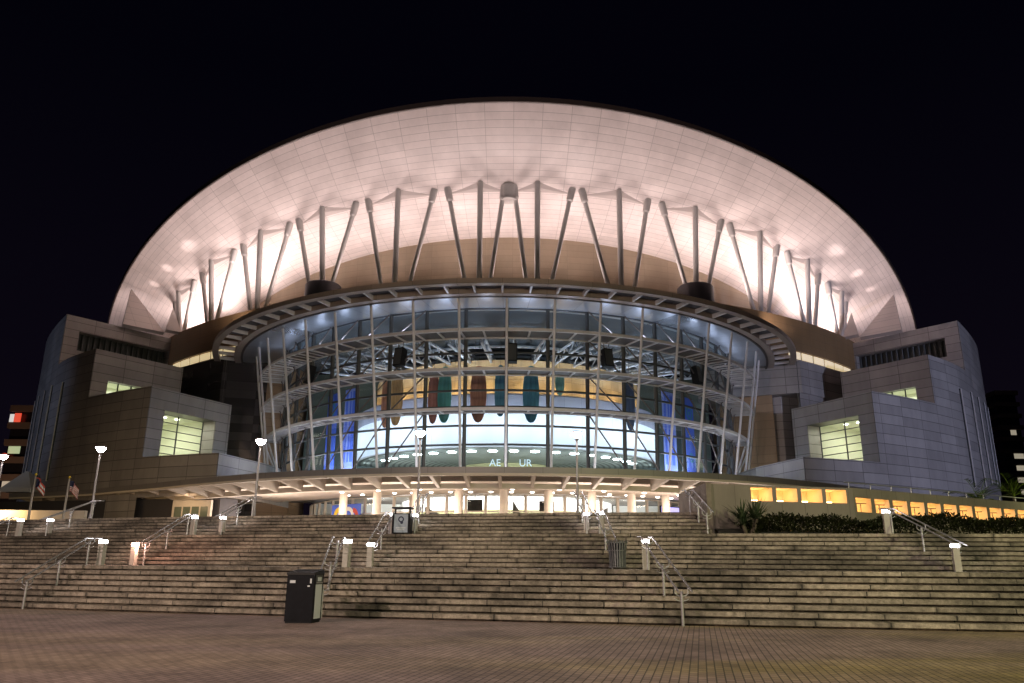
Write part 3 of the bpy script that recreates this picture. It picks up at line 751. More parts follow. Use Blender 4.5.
    # tall slot windows in the outer wall
    for x, y, z0, z1 in ((52.6, 90.05, 10.3, 21.8), (56.3, 93.72, 10.7, 22.2), (59.3, 97.35, 11.3, 22.3), (62.2, 101.1, 11.7, 22.4), (65.0, 105.0, 12, 22.5)):
        # nearest stretch of wall
        i = min(range(24, 32) if x > 55.7 else range(16, 24), key=lambda k: abs((fine[k][0]+fine[k+1][0])/2-x))
        a = Vector(fine[i]); b = Vector(fine[i+1]); d = (b-a).normalized(); n = Vector((d.y, -d.x)); c = (a+b)/2 + n*.03
        mb = MB(); mb.box((s*c.x, c.y, (z0+z1)/2), (.34, .12, z1-z0), s*math.atan2(d.y, d.x)); sw = AP(mb, 'slot_window', M['slotg'], wg)
        c2 = c + d*.24; mb = MB(); mb.box((s*c2.x, c2.y, (z0+z1)/2), (.17, .26, z1-z0+.1), s*math.atan2(d.y, d.x)); AP(mb, 'slot_trim', M['steel'], sw)
    return wg
M['slotg'] = mat('slot_glass', (.05, .06, .07), .2, .5)
for s in (-1, 1): wing(s)
# blocks that link wing and glass front
mb = MB(); mb.prism([(24, 98.6), (35.9, 94.2), (44.1, 100.3), (44, 106), (26, 106)], 22.1, 26.2); AP(mb, 'link_block', M['clad'])
mb = MB(); mb.prism([(28.5, 99), (34.0, 96.6), (36.8, 97.4), (37.5, 106), (28, 106)], ZU, 22.1); AP(mb, 'link_wall', M['clad'])
mb = MB(); mb.prism([(-44.1, 100.3), (-35.9, 94.2), (-31.2, 95.4), (-29, 106), (-44, 106)], ZU, 26.2); AP(mb, 'link_block', M['clad_shade'])

# ---- left side entrance under the canopy
mb = MB(); mb.prism([(-60, 87), (-28.6, 78.2), (-27.5, 80), (-59, 92)], ZU, 7.55, 0); AP(mb, 'recess_wall', M['brimdk'])
mb = MB()
dd = Vector((31.4, -8.8)).normalized(); base = Vector((-33.2, 79.2)); nv = Vector((dd.y, -dd.x))
if nv.y > 0: nv = -nv
ang = math.atan2(dd.y, dd.x)
def dp(t, z, k=0): p = base + dd*t + nv*(.3+k); return (p.x, p.y, z)
mb = MB(); mb.box(dp(2.0, ZU+1.9), (4.4, .3, 3.8), ang); sd = AP(mb, 'side_entrance', M['cream'])
for i in range(4):
    mb = MB(); mb.box(dp(.5+i*1.0, ZU+1.62, .16), (.80, .08, 3.1), ang); d_ = AP(mb, 'door', M['doorg'] if 'doorg' in M else M.setdefault('doorg', mat('side_door_glass', (.16, .19, .15), .15, 0, .1, 1)), sd)
light('AREA', dp(2.0, 7.2, 2.6), 60, (1, .66, .36), dp(2.0, 4, 0.6), size=2.5, name='side_entrance_light')

# ------------------------------------------------------------------ things inside and on the front
def arena_thing(o, label, cat, group=None): return tag(o, label, cat, group)
spk = [(-11.05, 74.5, 'second from the left'), (0.0, 72.6, ''), (9.36, 74.3, ''), (19.7, 81.0, ''), (-21.8, 82.0, '')]
spl = ['black loudspeaker box hung in the bay left of the middle of the glass front', 'black loudspeaker box hung at the middle of the glass front', 'black loudspeaker box hung in the bay right of the middle of the glass front', 'black loudspeaker box hung furthest right behind the steel masts', 'black loudspeaker box hung furthest left behind the steel masts']
for (x, y, _), lb in zip(spk, spl):
    ph = math.atan2(x-FX, FY-y)
    e = empty('loudspeaker', (x, y, 21.0), ph + .12*(1 if x > 1 else -1 if x < -1 else 0))
    mb = MB(); mb.box((0, 0, 0), (1.0, .75, 1.85), mat=Matrix.Rotation(R_(-9), 4, 'X')); c = mb.build('cabinet', M['black'], e); bevel(c, .05)
    mb = MB(); mb.box((0, 0, 0), (.84, .04, 1.65), mat=Matrix.Rotation(R_(-9), 4, 'X') @ Matrix.Translation((0, -.39, 0))); mb.build('grille', M['mull'], e)
    mb = MB(); mb.tube((-.3, 0, .85), (-.3, .1, 1.65), .03); mb.tube((.3, 0, .85), (.3, .1, 1.65), .03); mb.tube((-.32, .1, 1.65), (.32, .1, 1.65), .03); mb.build('hanger', M['walk'], e)
    tag(e, lb, 'loudspeaker', 'loudspeakers along the glass front')
# long oval cloth hangings
def cloth_mat(c):
    m = mat('hanging_cloth', c, .7, 0, .38, 1.0); n = [q for q in m.node_tree.nodes if q.type == 'TEX_NOISE'][0]
    mp = m.node_tree.nodes.new('ShaderNodeMapping'); mp.inputs['Scale'].default_value = (3.2, 3.2, .35)
    src = n.inputs['Vector'].links[0].from_socket; m.node_tree.links.new(src, mp.inputs[0]); m.node_tree.links.new(mp.outputs[0], n.inputs['Vector'])
    return m
hang = [(-13.4, 81.9, (.50, .22, .13), 'dark orange oval hanging furthest left in the atrium', .65), (-12.1, 80.5, (.60, .34, .15), 'broad amber oval hanging near the left of the atrium', .8), (-8.1, 79.3, (.44, .17, .14), 'slim dark red oval hanging left of the teal one in the atrium', .6),
        (-6.9, 78.7, (.12, .36, .34), 'teal oval hanging left of the middle of the atrium', .75), (-3.4, 78.3, (.46, .19, .13), 'broad brick red oval hanging just left of the middle of the atrium', .85), (-1.15, 77.9, (.10, .25, .38), 'slim blue oval hanging at the middle of the atrium', .6),
        (1.98, 78.2, (.08, .23, .33), 'broad dark teal oval hanging just right of the middle of the atrium', .85), (5.0, 79.2, (.2, .40, .38), 'short pale teal oval hanging right of the middle of the atrium', .5), (12.7, 82.3, (.08, .10, .16), 'dark slate oval hanging at the right of the atrium', .7)]
for i, (x, y, c, lb, w_) in enumerate(hang):
    z1, z0 = 21.2, (15.25 if i not in (7, 5) else (18.3 if i == 7 else 15.8)); zc = (z0+z1)/2; h = (z1-z0)/2
    e = empty('cloth_hanging', (x, y, z0))
    m = cloth_mat(c)
    mb = MB(); n = 28
    ph = math.atan2(x-FX, FY-y)
    ring = [(w_*math.copysign(abs(math.cos(2*math.pi*k/n))**.8, math.cos(2*math.pi*k/n)), h*math.sin(2*math.pi*k/n)) for k in range(n)]
    fr = [(a*math.cos(ph), a*math.sin(ph), zc-z0+b) for a, b in ring]
    nx = Vector((math.sin(ph), -math.cos(ph), 0))*.06
    mb.face([Vector(p)+nx for p in fr]); mb.face([Vector(p)-nx for p in reversed(fr)])
    for k in range(n): mb.face([Vector(fr[k])+nx, Vector(fr[k])-nx, Vector(fr[(k+1) % n])-nx, Vector(fr[(k+1) % n])+nx])
    mb.build('cloth', m, e)
    mb = MB(); mb.tube((0, 0, z1-z0), (0, 0, 24.0-z0), .02, None, 5); mb.build('cord', M['walk'], e)
    tag(e, lb, 'hanging', 'oval cloth hangings in the atrium')
# blue printed banners, in two lengths on each side
def banner(x, y, lb, s, second):
    ph = math.atan2(x-FX, FY-y)
    e = empty('printed_banner', (x, y, 11.0), ph)
    W = 2.3
    mb = MB(); mb.box((0, 0, 4.3), (W, .08, 8.6)); mb.build('banner_cloth', M['blue'] if second else M['bluel'], e)
    mb = MB()
    for k, (xx, ww, mi) in enumerate(((-.75, .35, 0), (-.1, .22, 0), (.45, .5, 0))):
        if not second: mb.box((xx, -.05, 4.5), (ww, .02, 7.6))
    if second:
        n = 22; mb2 = MB()
        for cz, r in ((6.9, .78), (1.9, .55)):
            a = [(r*math.cos(2*math.pi*k/n), -.055, cz + r*math.sin(2*math.pi*k/n)) for k in range(n)]; b = [(r*.68*math.cos(2*math.pi*k/n), -.055, cz + r*.68*math.sin(2*math.pi*k/n)) for k in range(n)]
            mb.grid([a, b], None, 0, False, True); mb.box((0, -.05, cz), (r*.5, .02, r*.5))
        mb.box((0, -.05, 5.35), (1.6, .02, .28)); mb.box((0, -.05, 4.1), (.9, .02, .16))
    mb.build('banner_print', M['bluet'] if second else M['blue'], e)
    mb = MB(); mb.tube((-W/2, 0, 8.65), (W/2, 0, 8.65), .05); mb.build('banner_rod', M['walk'], e)
    tag(e, lb, 'banner', 'blue printed banners in the atrium')
banner(-19.9, 85.6, 'deep blue banner with ring print at the far left of the atrium', -1, True)
banner(-17.2, 82.6, 'pale blue striped banner left in the atrium beside a deep blue one', -1, False)
banner(17.0, 83.2, 'pale blue striped banner right in the atrium beside a deep blue one', 1, False)
banner(19.9, 86.4, 'deep blue banner with ring print at the far right of the atrium', 1, True)
# mural by the left doors and lit blue screen wall by the right doors
e = empty('mural_panel', (-16.9, 81.8, ZU), math.atan2(-16.9-FX, FY-81.8)); ph = 0
mb = MB(); mb.box((0, 0, 1.9), (4.6, .12, 3.7)); mb.build('panel_board', M['blue'], e)
mb = MB(); n = 26
def disc(mb, cx, cz, r, y, r2=None, a0=0, a1=2*math.pi):
    a = [(cx + r*math.cos(a0+(a1-a0)*k/n), y, cz + r*math.sin(a0+(a1-a0)*k/n)) for k in range(n+1)]
    b = [(cx + (r2 or 0)*math.cos(a0+(a1-a0)*k/n), y, cz + (r2 or 0)*math.sin(a0+(a1-a0)*k/n)) for k in range(n+1)]
    mb.grid([a, b], None, 0, False)
disc(mb, .4, 2.55, .95, -.070, .55, -.6, 3.6); mb.build('white_shape', M['whitep'], e)
mb = MB(); disc(mb, -1.1, 2.7, .8, -.074, .28, .4, 3.5); mb.box((-1.55, -.075, 2.3), (.35, .01, 1.6)); mb.build('yellow_shape', M['yellow'], e)
mb = MB(); disc(mb, 1.2, 2.5, .85, -.078, .4, -1.2, 1.6); mb.build('red_shape', M['red'], e)
tag(e, 'blue mural board with yellow, white and red curves beside the left entrance doors', 'mural')
e = empty('blue_screen', (16.6, 82.6, ZU), math.atan2(16.6-FX, FY-82.6))
mb = MB(); mb.box((0, 0, 1.95), (3.6, .15, 3.8)); mb.build('screen_case', M['black'], e)
mb = MB(); mb.box((0, -.085, 1.95), (3.4, .02, 3.6)); mb.build('screen_face', lamp_mat('blue_screen_glow', (.10, .16, 1), .9), e)
tag(e, 'glowing blue screen wall beside the right entrance doors', 'screen')
# monitors seen through the doors
for x, y, z, lb in ((-3.6, 80.0, 7.6, 'black monitor hung over the lobby left of the middle column'), (3.6, 80.0, 7.5, 'black monitor hung over the lobby right of the middle column')):
    e = empty('monitor', (x, y, z)); mb = MB(); mb.box((0, 0, -.45), (1.5, .18, 1.1)); bevel(mb.build('monitor_case', M['black'], e), .03)
    mb = MB(); mb.tube((0, 0, .1), (0, 0, .9), .05); mb.build('monitor_bracket', M['walk'], e)
    tag(e, lb, 'monitor', 'monitors hung over the lobby')
# lit lettering inside the lower gallery
for txt, x in (('AE', -1.62), ('UR', 1.45)):
    cu = bpy.data.curves.new('lit_lettering', 'FONT'); cu.body = txt; cu.size = 1.0; cu.extrude = .04; cu.align_x = 'CENTER'
    tmp = bpy.data.objects.new('tmp', cu); COL.objects.link(tmp); dg = bpy.context.evaluated_depsgraph_get(); me = bpy.data.meshes.new_from_object(tmp.evaluated_get(dg)); bpy.data.objects.remove(tmp)
    me.materials.clear(); me.materials.append(M['E_text'])
    o = bpy.data.objects.new('lit_lettering', me); COL.objects.link(o); o.location = (x, 79.2, 11.0); o.rotation_euler = (R_(90), 0, 0)
    tag(o, 'pale blue lit letters %s inside the lower glass row, %s of the middle mullion' % (txt, 'left' if x < 0 else 'right'), 'lettering', 'lit letters behind the glass')
# ceiling lights
def ceiling_light(x, y, z, r, m, lb, cat='ceiling light', group=None):
    mb = MB(); mb.lathe([(r*1.25, .0), (r*1.2, -.06), (r, -.07), (0, -.09)], (0, 0, 0), 14)
    o = mb.build('ceiling_light', M[m], None, (x, y, z)); tag(o, lb, cat, group); return o
for k in range(-9, 10):
    for j, rr in enumerate((27.0, 29.9)):
        if j and k % 2: continue
        p = P_(FX, FY, rr, 4.1*k + 1.2, 7.99)
        ceiling_light(*p, .15, 'E_down', 'round warm downlight in the cream soffit over the entrance doors', group='downlights over the entrance')
for k in range(-8, 9):
    f = 8.15*k + 2.8; p = P_(FX, FY, 16.4, f, 13.33)
    ceiling_light(*p, .40, 'E_cool', 'round cool white ceiling light under the slatted gallery ceiling', group='ceiling lights in the lower gallery')
for k, f in enumerate((-33, -22, -9, 1.5, 14, 24, 35)):
    p = P_(FX, FY, 21.6, f, 20.9); mb = MB(); mb.lathe([(0, .35), (.12, .3), (.3, .05), (.3, 0), (0, -.05)], (0, 0, 0), 14); 
    o = mb.build('pendant_lamp', M['E_down'], None, p); mb = MB(); mb.tube((0, 0, .33), (0, 0, 3.4), .02, None, 5); mb.build('cord', M['walk'], o); tag(o, 'white pendant lamp glowing in front of the timber gallery wall', 'pendant lamp', 'pendant lamps in the upper gallery')

# luminaires of the interior, with added fill lights among them
for f in (-60, -36, -12, 12, 36, 60):
    p = P_(FX, FY, 18.5, f, 8.6); light('AREA', p, 1500, (1, .97, .92), P_(FX, FY, 13.0, f, 7.0), size=3, name='lobby_light')
for f in (-45.7, -29.1, -12.5, 12.5, 29.1, 45.7):
    p = P_(FX, FY, 31.5, f, 7.92); light('AREA', p, 520, (1, .84, .68), (p[0], p[1], 3), size=2.2, name='porch_light')
    p = P_(FX, FY, 34.0, f, ZU+.4); light('AREA', p, 520, (1, .86, .74), (p[0], p[1]-.3, 9), size=3.5, name='porch_fill')  # added upward light without a fitting, brightens the canopy brackets and soffit
for k in range(-6, 7):
    f = 12.5*k
    p = P_(FX, FY, 22.4, f, 16.0); light('AREA', p, 200, (.70, .83, 1), P_(FX, FY, 19.3, f, 14.6), size=2.4, name='bulkhead_fill')  # added light panels, no fitting, to whiten the bulkhead
    p = P_(FX, FY, 18.4, f, 13.2); light('AREA', p, 120, (.84, .94, 1), P_(FX, FY, 14, f, 10.0), size=1.2, name='gallery_light')
for f in (-60, -36, -12, 12, 36, 60):
    p = P_(FX, FY, 12.5, f, 13.2); light('AREA', p, 170, (.95, 1, .85), (p[0], p[1], 3), size=4, name='gallery_light')
    for g in (-6, 6):
        p = P_(FX, FY, 18.7, f*1.1+g, 19.25); light('AREA', p, 75, (1, .74, .42), P_(FX, FY, 16.9, f*1.1+g, 21.4), size=.9, name='gallery_wash')
    p = P_(FX, FY, 20.6, f, 19.6); light('SPOT', p, 700, (.66, .80, 1), P_(FX, FY, 19.5, f, 26), 140, .8, .4, 'truss_uplight')
for f in (-49, -40, 40, 49):
    p = P_(FX, FY, 27.2, f, 10.2); light('AREA', p, 260, (.85, .9, 1), P_(FX, FY, 24.4, f, 16.5), size=1.0, name='banner_fill')  # added without a fitting, to brighten the blue banners
for f in (-64, -48, -32, -16, 0, 16, 32, 48, 64):
    p = P_(FX, FY, 32.4, f, 8.85); light('AREA', p, 170, (.86, .90, 1), P_(FX, FY, 30.6, f, 20), size=1.2, name='screen_fill')  # fill light added above the canopy, no lamp there, lifts masts and walkways
for k in range(-8, 9):
    f = 8.15*(k+.5); p = P_(FX, FY, 28.6, f, 23.2); light('SPOT', p, 260, (.62, .74, 1), P_(FX, FY, 29.2, f, 26), 150, .9, .2, 'soffit_fill')  # added fill spots, no lamp there, to brighten the brim soffit

# ------------------------------------------------------------------ stair furniture
def bollard(name, x, y, z, lb, pink=False):
    e = empty(name, (x, y, z), R_(-12))
    mb = MB(); mb.box((0, 0, .37), (.2, .2, .74)); bevel(mb.build('bollard_body', M['bollard'], e), .015)
    mb = MB(); mb.box((0, 0, .79), (.20, .20, .10)); mb.build('lamp_lens', M['E_bolr'] if pink else M['E_bol'], e)
    mb = MB(); mb.box((0, 0, .86), (.24, .24, .04)); bevel(mb.build('bollard_cap', M['bollard'], e), .012)
    tag(e, lb, 'bollard light', 'bollard lights on the stairs'); return e
BZ1, BZ2 = 8*RISE, 16*RISE
bl = [(-14.27, 28.24, BZ1, 'bollard light at the head of the lowest far left handrail'), (-5.16, 25.5, BZ1, 'bollard light at the head of the lowest handrail behind the big black bin'), (3.9, 23.3, BZ1, 'bollard light at the head of the lowest right handrail'),
      (-15.0, 32.25, BZ1, 'bollard light glaring pink at the foot of the left middle handrail'), (-14.2, 35.9, BZ2, 'bollard light at the head of the left middle handrail'), (-5.13, 29.6, BZ1, 'bollard light at the foot of the middle handrail below the bin with a poster'),
      (-4.9, 33.0, BZ2, 'bollard light touching the left side of the bin with a poster'), (3.53, 31.1, BZ2, 'bollard light at the head of the middle handrail above the grey slatted bin'), (14.2, 25.75, BZ1, 'bollard light at the foot of the right handrail below the hedge'),
      (13.6, 28.9, BZ2, 'bollard light in front of the hedge at the head of the right handrail'), (-24.25, 39.6, BZ2, 'bollard light furthest left on the upper landing'), (-22.7, 39.45, BZ2, 'bollard light at the foot of the upper far left handrail by the flags'),
      (-13.0, 36.1, BZ2, 'bollard light at the foot of the upper left handrail below a tall street lamp'), (-3.99, 33.35, BZ2, 'bollard light touching the right side of the bin with a poster'), (3.0, 31.7, BZ2, 'bollard light at the foot of the upper handrail right of the middle')]
for i, (x, y, z, lb) in enumerate(bl): bollard('bollard_light', x, y, z, lb, i == 3)
light('POINT', (-14.75, 32.05, BZ1+.8), 90, (1, .50, .36), size=.1, name='bollard_glare')

def handrail(p, q, lb, ext=.3):
    """double rail on forked posts, from foot p to head q (base points on the steps)"""
    e = empty('handrail', p); d = Vector(q)-Vector(p); h = Vector((d.x, d.y, 0)).normalized(); sd_ = Vector((-h.y, h.x, 0))
    n = 3
    for i in range(n):
        b = d*(i/(n-1)); mb = MB()
        mb.tube(b + Vector((0, 0, -.12)), b + Vector((0, 0, .80)), .036, None, 10)
        po = mb.build('post', M['galv'], e)
        mb = MB(); mb.path([b + sd_*t + Vector((0, 0, z)) for t, z in ((-.17, .90), (-.17, .76), (-.10, .70), (0, .68), (.10, .70), (.17, .76), (.17, .90))], .018, 8)
        mb.path([b + sd_*t + Vector((0, 0, z)) for t, z in ((-.17, .62), (-.10, .58), (0, .57), (.10, .58), (.17, .62))], .014, 8)
        br = mb.build('fork', M['galv'], po)
    for s in (-1, 1):
        mb = MB(); o = sd_*.17*s
        mb.path([o - h*ext + Vector((0, 0, .80)), o - h*.05 + Vector((0, 0, .90)), o + d*.5 + Vector((0, 0, .90)), o + d + h*.05 + Vector((0, 0, .90)), o + d + h*(ext+.1) + Vector((0, 0, .90))], .026, 10)
        mb.build('rail', M['galv'], e)
    tag(e, lb, 'handrail', 'double handrails on the stairs')
def rail_on(x0, x1, a0, n, tread, z, lb):
    p = (x0, stair_y(a0-.15, x0), z); q = (x1, stair_y(a0 + tread*(n-1)+.15, x1), z + RISE*n)
    handrail(p, q, lb)
rail_on(-14.75, -14.45, A1, 8, .36, 0, 'grey double handrail at the far left of the lowest flight')
rail_on(-5.05, -5.35, A1, 8, .36, 0, 'grey double handrail on the lowest flight behind the big black bin')
rail_on(4.15, 3.85, A1, 8, .36, 0, 'grey double handrail on the lowest flight right of the middle')
rail_on(-14.85, -14.3, A2, 8, .36, BZ1, 'grey double handrail left on the middle flight beside the pink glare')
rail_on(-5.1, -4.95, A2, 8, .36, BZ1, 'grey double handrail on the middle flight leading up to the bin with a poster')
rail_on(3.5, 3.4, A2, 8, .36, BZ1, 'grey double handrail on the middle flight above the slatted bin')
rail_on(14.35, 13.75, A2, 8, .36, BZ1, 'grey double handrail at the far right running up to the hedge')
rail_on(-25.2, -24.6, A2, 8, .36, BZ1, 'grey double handrail on the middle flight cut off by the left edge of the picture')
rail_on(-22.6, -21.4, A3, 6, .38, BZ2, 'grey double handrail on the upper flight in front of the two flags')
rail_on(-12.85, -12.2, A3, 6, .38, BZ2, 'grey double handrail on the upper flight beside the second tall street lamp')
rail_on(-3.95, -3.9, A3, 6, .38, BZ2, 'grey double handrail on the upper flight beside the middle street lamp')
rail_on(2.98, 2.85, A3, 6, .38, BZ2, 'grey double handrail on the upper flight beside the street lamp right of the middle')
p = (XR_UP-.2, stair_y(A3-.1, XR_UP), BZ2); q = (XR_UP-.35, stair_y(A3+2.0, XR_UP), ZU)
handrail(p, q, 'grey double handrail against the concrete wall at the right end of the upper flight')

# street lamps
sl = [(-31.15, 48.0, 'street lamp cut by the left edge of the picture'), (-23.25, 44.2, 'street lamp second from the left, beside the right flag'), (-13.2, 41.0, 'street lamp in front of the left end of the glass front'), (-4.45, 38.0, 'street lamp behind the bin with a poster, left of the middle'), (3.2, 38.0, 'street lamp right of the middle, above the slatted bin')]
first = None
for x, y, lb in sl:
    if first is None:
        e = empty('street_lamp', (x, y, ZU)); first = e
        mb = MB(); mb.lathe([(.16, 0), (.16, .04), (.09, .07), (.075, .5), (.06, .55), (.05, 3.75)], (0, 0, 0), 14); mb.build('pole', M['pole'], e)
        mb = MB(); mb.box((.12, 0, .0), (.2, .2, .3)); 
        mb = MB(); mb.lathe([(.05, 3.72), (.09, 3.78), (.12, 3.85)], (0, 0, 0), 16); mb.build('lamp_collar', M['pole'], e)
        mb = MB(); mb.lathe([(.09, 3.86), (.16, 3.93), (.25, 4.06), (.26, 4.10), (.0, 4.12)], (0, 0, 0), 18); mb.build('lamp_lens', M['E_street'], e)
        mb = MB(); mb.lathe([(.28, 4.11), (.29, 4.14), (.20, 4.20), (.0, 4.24)], (0, 0, 0), 18); mb.build('lamp_hood', M['pole'], e)
    else:
        e = copy_tree(first); e.location = (x, y, ZU)
    tag(e, 'slim grey ' + lb, 'street lamp', 'street lamps along the top of the stairs')

# ---- bins
e = empty('compacting_bin', (-5.08, 20.25, 0), R_(-7)); e.scale = (.98, .9, .93)
mb = MB(); mb.box((0, 0, .62), (.70, .72, 1.16)); bevel(mb.build('bin_body', M['blackp'], e), .02)
mb = MB()
q = [(-.37, -.38, 1.2), (.37, -.38, 1.2), (.37, .38, 1.2), (-.37, .38, 1.2)]; t = [(-.36, -.37, 1.26), (.36, -.37, 1.26), (.35, .36, 1.34), (-.35, .36, 1.34)]
mb.face(q[::-1]); mb.face(t)
for i in range(4): mb.face([q[i], q[(i+1) % 4], t[(i+1) % 4], t[i]])
bevel(mb.build('bin_lid', M['black'], e), .012)
mb = MB(); mb.box((.14, -.02, 1.318), (.36, .5, .02), mat=Matrix.Translation((.1, .0, 1.312)) @ Matrix.Rotation(R_(6.2), 4, 'X') @ Matrix.Diagonal((1, 1, 1, 1))); 
mb = MB(); mb.box((0, 0, .02), (.66, .68, .04)); mb.build('bin_foot', M['black'], e)
mb = MB(); mb.box((-.2, -.362, 1.03), (.14, .012, .07)); mb.build('bin_badge', M['skin'], e)
mb = MB(); mb.box((.27, -.362, 1.05), (.04, .012, .12)); mb.box((.22, -.362, .92), (.06, .012, .035)); mb.build('bin_label', M['skin'], e)
mb = MB(); mb.box((.352, .02, .53), (.012, .46, .86)); mb.build('side_poster', M['skin'], e)
mb = MB(); mb.box((.352, .02, 1.10), (.014, .5, .2)); fl = mb.build('hopper_door', M['mull'], e)
mb = MB(); mb.box((.362, .02, 1.09), (.012, .26, .1)); mb.build('hopper_sticker', M['skin'], fl)
mb = MB(); mb.box((.36, .02, 1.0), (.03, .44, .03)); mb.build('hopper_handle', M['galv'], fl)
tag(e, 'large square black compacting bin with a pale poster on its side, on the brick plaza', 'bin')

e = empty('poster_bin', (-4.43, 32.72, BZ2), R_(-4))
mb = MB(); mb.box((0, 0, .42), (.74, .56, .8)); bevel(mb.build('bin_body', M['blackp'], e), .015)
mb = MB()
for sx in (-1, 1): mb.tube((sx*.30, 0, .8), (sx*.30, 0, 1.02), .03, None, 8)
mb.build('lid_post', M['black'], e)
mb = MB(); mb.box((0, 0, 1.04), (.8, .6, .06)); bevel(mb.build('bin_lid', M['black'], e), .02)
mb = MB(); mb.box((0, -.285, .42), (.56, .012, .72)); po = mb.build('front_poster', mat('bin_poster', (.34, .40, .52), .5, 0, .1, 4), e)
mb = MB(); n = 20; disc(mb, .0, .58, .12, -.2925, .07); disc(mb, .03, .45, .06, -.2925); mb.build('poster_emblem', M['navy'], po)
mb = MB(); mb.box((0, -.292, .24), (.4, .004, .04)); mb.box((0, -.292, .17), (.3, .004, .03)); mb.build('poster_bars', M['skin'], po)
tag(e, 'black bin with a raised lid and pale blue front poster on the upper landing', 'bin')

e = empty('slatted_bin', (3.62, 27.35, BZ1), 0)
mb = MB(); mb.lathe([(.0, .06), (.24, .06), (.27, .84), (.25, .84), (.23, .1)], (0, 0, 0), 20); mb.build('liner', M['black'], e)
mb = MB()
for k in range(22):
    a = 2*math.pi*k/22; c, s_ = math.cos(a), math.sin(a)
    pts = [(c*.27, s_*.27, .05), (c*.285, s_*.285, .5), (c*.33, s_*.33, .84), (c*.36, s_*.36, .93)]
    for p0, p1 in zip(pts[:-1], pts[1:]):
        mid = (Vector(p0)+Vector(p1))/2; d = Vector(p1)-Vector(p0)
        mb.box(mid, (1, 1, 1), mat=Matrix.Translation(mid) @ Matrix.Rotation(a, 4, 'Z') @ Matrix.Rotation(math.atan2(math.hypot(p1[0], p1[1])-math.hypot(p0[0], p0[1]), d.z), 4, 'Y') @ Matrix.Diagonal((.012, .045, d.length*1.02, 1)))
mb.build('slats', M['slat'], e)
mb = MB()
for rr, z in ((.285, .06), (.345, .86), (.30, .6)):
    mb.path([(rr*math.cos(2*math.pi*k/28), rr*math.sin(2*math.pi*k/28), z) for k in range(29)], .016, 6)
mb.build('hoops', M['slat'], e)
tag(e, 'round grey slatted metal litter bin at the foot of a handrail on the lower landing', 'bin')

# ------------------------------------------------------------------ concrete wall with lit niches, right
def niche_wall(P, Q, z0, z1, n, first_off, pitch, w_, za, zb, lb, name='niche_wall', deep=1.1, posts=False):
    P = Vector(P); Q = Vector(Q); L = (Q-P).length; d = (Q-P)/L; nn = Vector((-d.y, d.x)); 
    if nn.y < 0: nn = -nn
    e = empty(name, (P.x, P.y, z0))
    pt = lambda t, z, k=0: ((P + d*t + nn*k).x - P.x, (P + d*t + nn*k).y - P.y, z - z0)
    mb = MB(); ts = [0]
    holes = []
    for i in range(n):
        a = first_off + pitch*i; holes.append((a, a+w_)); ts += [a, a+w_]
    ts.append(L)
    def quad(t0, t1, q0, q1): mb.face([pt(t0, q0), pt(t1, q0), pt(t1, q1), pt(t0, q1)], [(t0, q0), (t1, q0), (t1, q1), (t0, q1)])
    quad(0, L, z0, za); quad(0, L, zb, z1)
    for i in range(0, len(ts), 2): quad(ts[i], ts[i+1], za, zb)
    T = deep+.15
    mb.face([pt(0, z1), pt(L, z1), pt(L, z1, T), pt(0, z1, T)])
    mb.face([pt(0, z0), pt(0, z1), pt(0, z1, T), pt(0, z0, T)], [(0, z0), (0, z1), (T, z1), (T, z0)])
    mb.face([pt(L, z0), pt(L, z1), pt(L, z1, T), pt(L, z0, T)]); mb.face([pt(0, z0, T), pt(L, z0, T), pt(L, z1, T), pt(0, z1, T)])
    mb.build('wall', M['conc'], e)
    for a, b in holes:
        mb = MB()
        for u, v in (((a, za), (b, za)), ((b, za), (b, zb)), ((b, zb), (a, zb)), ((a, zb), (a, za))):
            mb.face([pt(*u), pt(*v), pt(*v, deep), pt(*u, deep)])
        mb.face([pt(a, za, deep), pt(b, za, deep), pt(b, zb, deep), pt(a, zb, deep)])
        ni = mb.build('niche', M['niche'], e)
        c = Vector(pt(a + w_*.36, za+.05, deep*.55)); mb = MB(); mb.box(c, (w_*.55, .16, .07), math.atan2(d.y, d.x)); mb.build('niche_lamp', M['E_niche'], ni)
        if posts:
            mb = MB()
            for t in (.35, .62): mb.tube(pt(a+w_*t, za, .25), pt(a+w_*t, za+(zb-za)*.62, .25), .02, None, 6)
            mb.tube(pt(a, za+(zb-za)*.62, .25), pt(b, za+(zb-za)*.66, .25), .02, None, 6); mb.build('inner_rail', M['walk'], ni)
    tag(e, lb, 'wall')
    return e, pt
niche_wall((7.95, 31.45), (14.2, 32.85), 2.3, 4.56, 4, 1.75, 1.13, .95, 3.93, 4.47, 'grey concrete wall with four glowing amber niches above the hedge')
e, pt = niche_wall((14.5, 33.7), (30.5, 43.2), 2.3, 4.66, 13, .25, 1.28, 1.02, 3.66, 4.26, 'long low concrete wall with a row of small amber niches behind the right handrail', posts=True)
mb = MB()
mb.tube(pt(0, 4.92, .3), pt(18.2, 4.92, .3), .022, None, 8)
for i in range(13): mb.tube(pt(.3+i*1.48, 4.6, .3), pt(.3+i*1.48, 4.92, .3), .018, None, 8)
mb.build('top_rail', M['galv'], e)
# cheek wall at the right end of the upper flight
mb = MB(); q = [(7.72, 31.25), (7.93, 31.30), (7.93, 36.5), (7.72, 36.5)]; mb.prism(q, 2.3, 4.58)
tag(mb.build('cheek_wall', M['conc2']), 'pale concrete cheek wall closing the right end of the upper flight', 'wall')
# planter soil behind the right landing
mb = MB(); xs = [8 + i for i in range(27)]
mb.grid([[(x, stair_y(e2+.9, x), BZ2+.02) for x in xs], [(x, max(stair_y(e2+1.2, x), min(31.6 + (x-8)*.22, 33)+(max(0, x-14.3))*.6), BZ2+.3) for x in xs]], None, 0, False)
tag(mb.build('soil', M['ground']), kind='structure')

